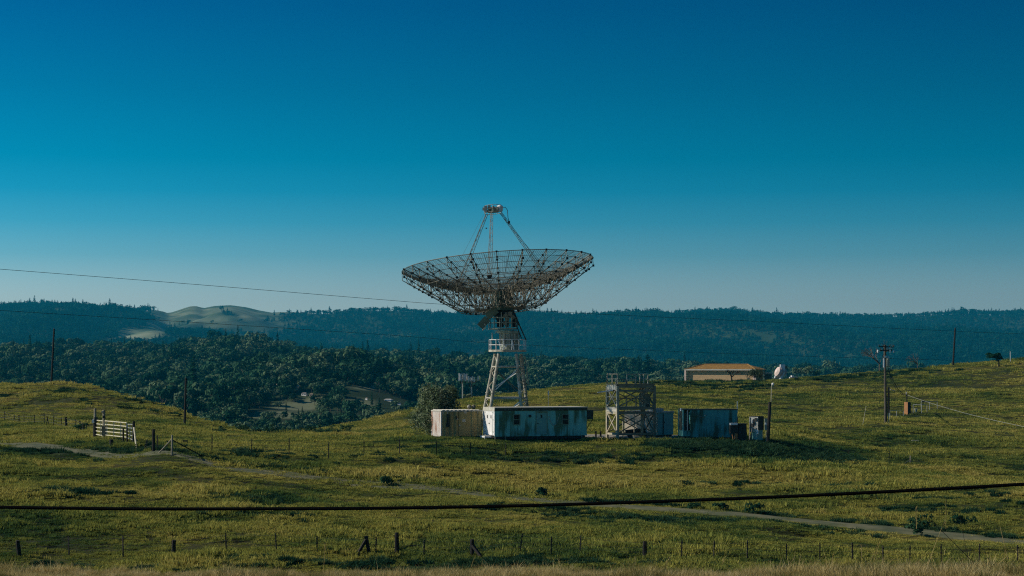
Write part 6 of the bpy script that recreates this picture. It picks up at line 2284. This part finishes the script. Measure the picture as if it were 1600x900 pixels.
b = P(1541, 908, 44)
rt = root('dead_thistle', 'dark dead branching weed leaning across the near bank', 'dead weed', b)
for pts, r in (([(1541, 908), (1526, 884), (1514, 872), (1490, 848), (1468, 826), (1450, 811), (1438, 805)], .009), ([(1513, 872), (1508, 850), (1505, 835), (1500, 808), (1499, 795)], .006), ([(1514, 872), (1516, 860), (1518, 850)], .004), ([(1492, 850), (1487, 838)], .003)):
    MB(b).path([P(x, y, 44 + .04 * k) for k, (x, y) in enumerate(pts)], r, 5, r2=r * .4).build('stem', M_POLED, rt)
b = P(1556, 905, 44.5)
rt = root('dead_thistle', 'smaller dark dead weed stem behind the branching one', 'dead weed', b)
MB(b).path([P(x, y, 44.5) for x, y in ((1556, 905), (1550, 884), (1541, 868), (1536, 855))], .007, 5, r2=.003).build('stem', M_POLED, rt)
MB(b).path([P(x, y, 44.5) for x, y in ((1553, 892), (1560, 876), (1569, 852))], .005, 5, r2=.002).build('stem', M_POLED, rt)

# ------------------------------------------------------------------ labels that single out look-alikes by their order
ORD = 'first second third fourth fifth sixth seventh eighth ninth tenth eleventh twelfth thirteenth fourteenth fifteenth sixteenth seventeenth eighteenth nineteenth twentieth'.split()


def nth(i, n):
    if i == 0: return 'leftmost'
    if i == n - 1: return 'rightmost'
    if i < n / 2: return ORD[i] + ' from the left'
    return ORD[n - 1 - i] + ' from the right'


def order_labels(group, fmt):
    L = [o for o in COL.objects if o.get('group') == group and o.get('category')]
    L.sort(key=lambda o: o.matrix_basis.translation.x / max(1.0, o.matrix_basis.translation.y))
    for i, o in enumerate(L): o['label'] = fmt.format(nth(i, len(L)))


order_labels('houses among the hillside trees', 'tiny pale house among the hillside trees, {}')
order_labels('houses at the foot of the far ridge', 'faint pale house at the foot of the far ridge, {}')
order_labels('dry stalks on the near bank', 'tall dry grass stalk on the near bank, {}')
order_labels('shrubs along the dirt track', 'low dark weedy shrub beside the dirt track, {}')
order_labels('scrub on the rim of the field', 'tiny scrub on the rim of the field, {}')
order_labels('shrubs by the field fence', 'dark weedy shrub standing by the field fence, {}')
order_labels('bollards on the gravel pad', 'short dark bollard on the gravel beside the long trailer, {}')
order_labels('pale shrubs below the antenna masts', 'pale flowering shrub at the foot of the antenna masts, {}')

# ------------------------------------------------------------------ plants
scatter_grass()
scatter_weeds()
scatter_dry()
forest()
order_labels('conifers above the woodland', 'dark conifer standing above the far woodland, {}')
order_labels('round trees above the woodland', 'dark round tree standing above the far woodland, {}')


# ------------------------------------------------------------------ haze
def haze():
    m = bpy.data.materials.new('haze_air')
    m.use_nodes = True
    N, L = m.node_tree.nodes, m.node_tree.links
    for n in list(N): N.remove(n)
    out = N.new('ShaderNodeOutputMaterial')
    v = N.new('ShaderNodeVolumePrincipled')
    v.inputs['Color'].default_value = (.015, .49, .78, 1)
    v.inputs['Density'].default_value = 5.5e-5
    v.inputs['Anisotropy'].default_value = 0.0
    L.new(v.outputs[0], out.inputs['Volume'])
    o = MB().box(-5200, 5200, -60, 9400, -110, 330).build('haze', m)
    tag(o, 'thin blue air over the valley', kind='stuff')


haze()
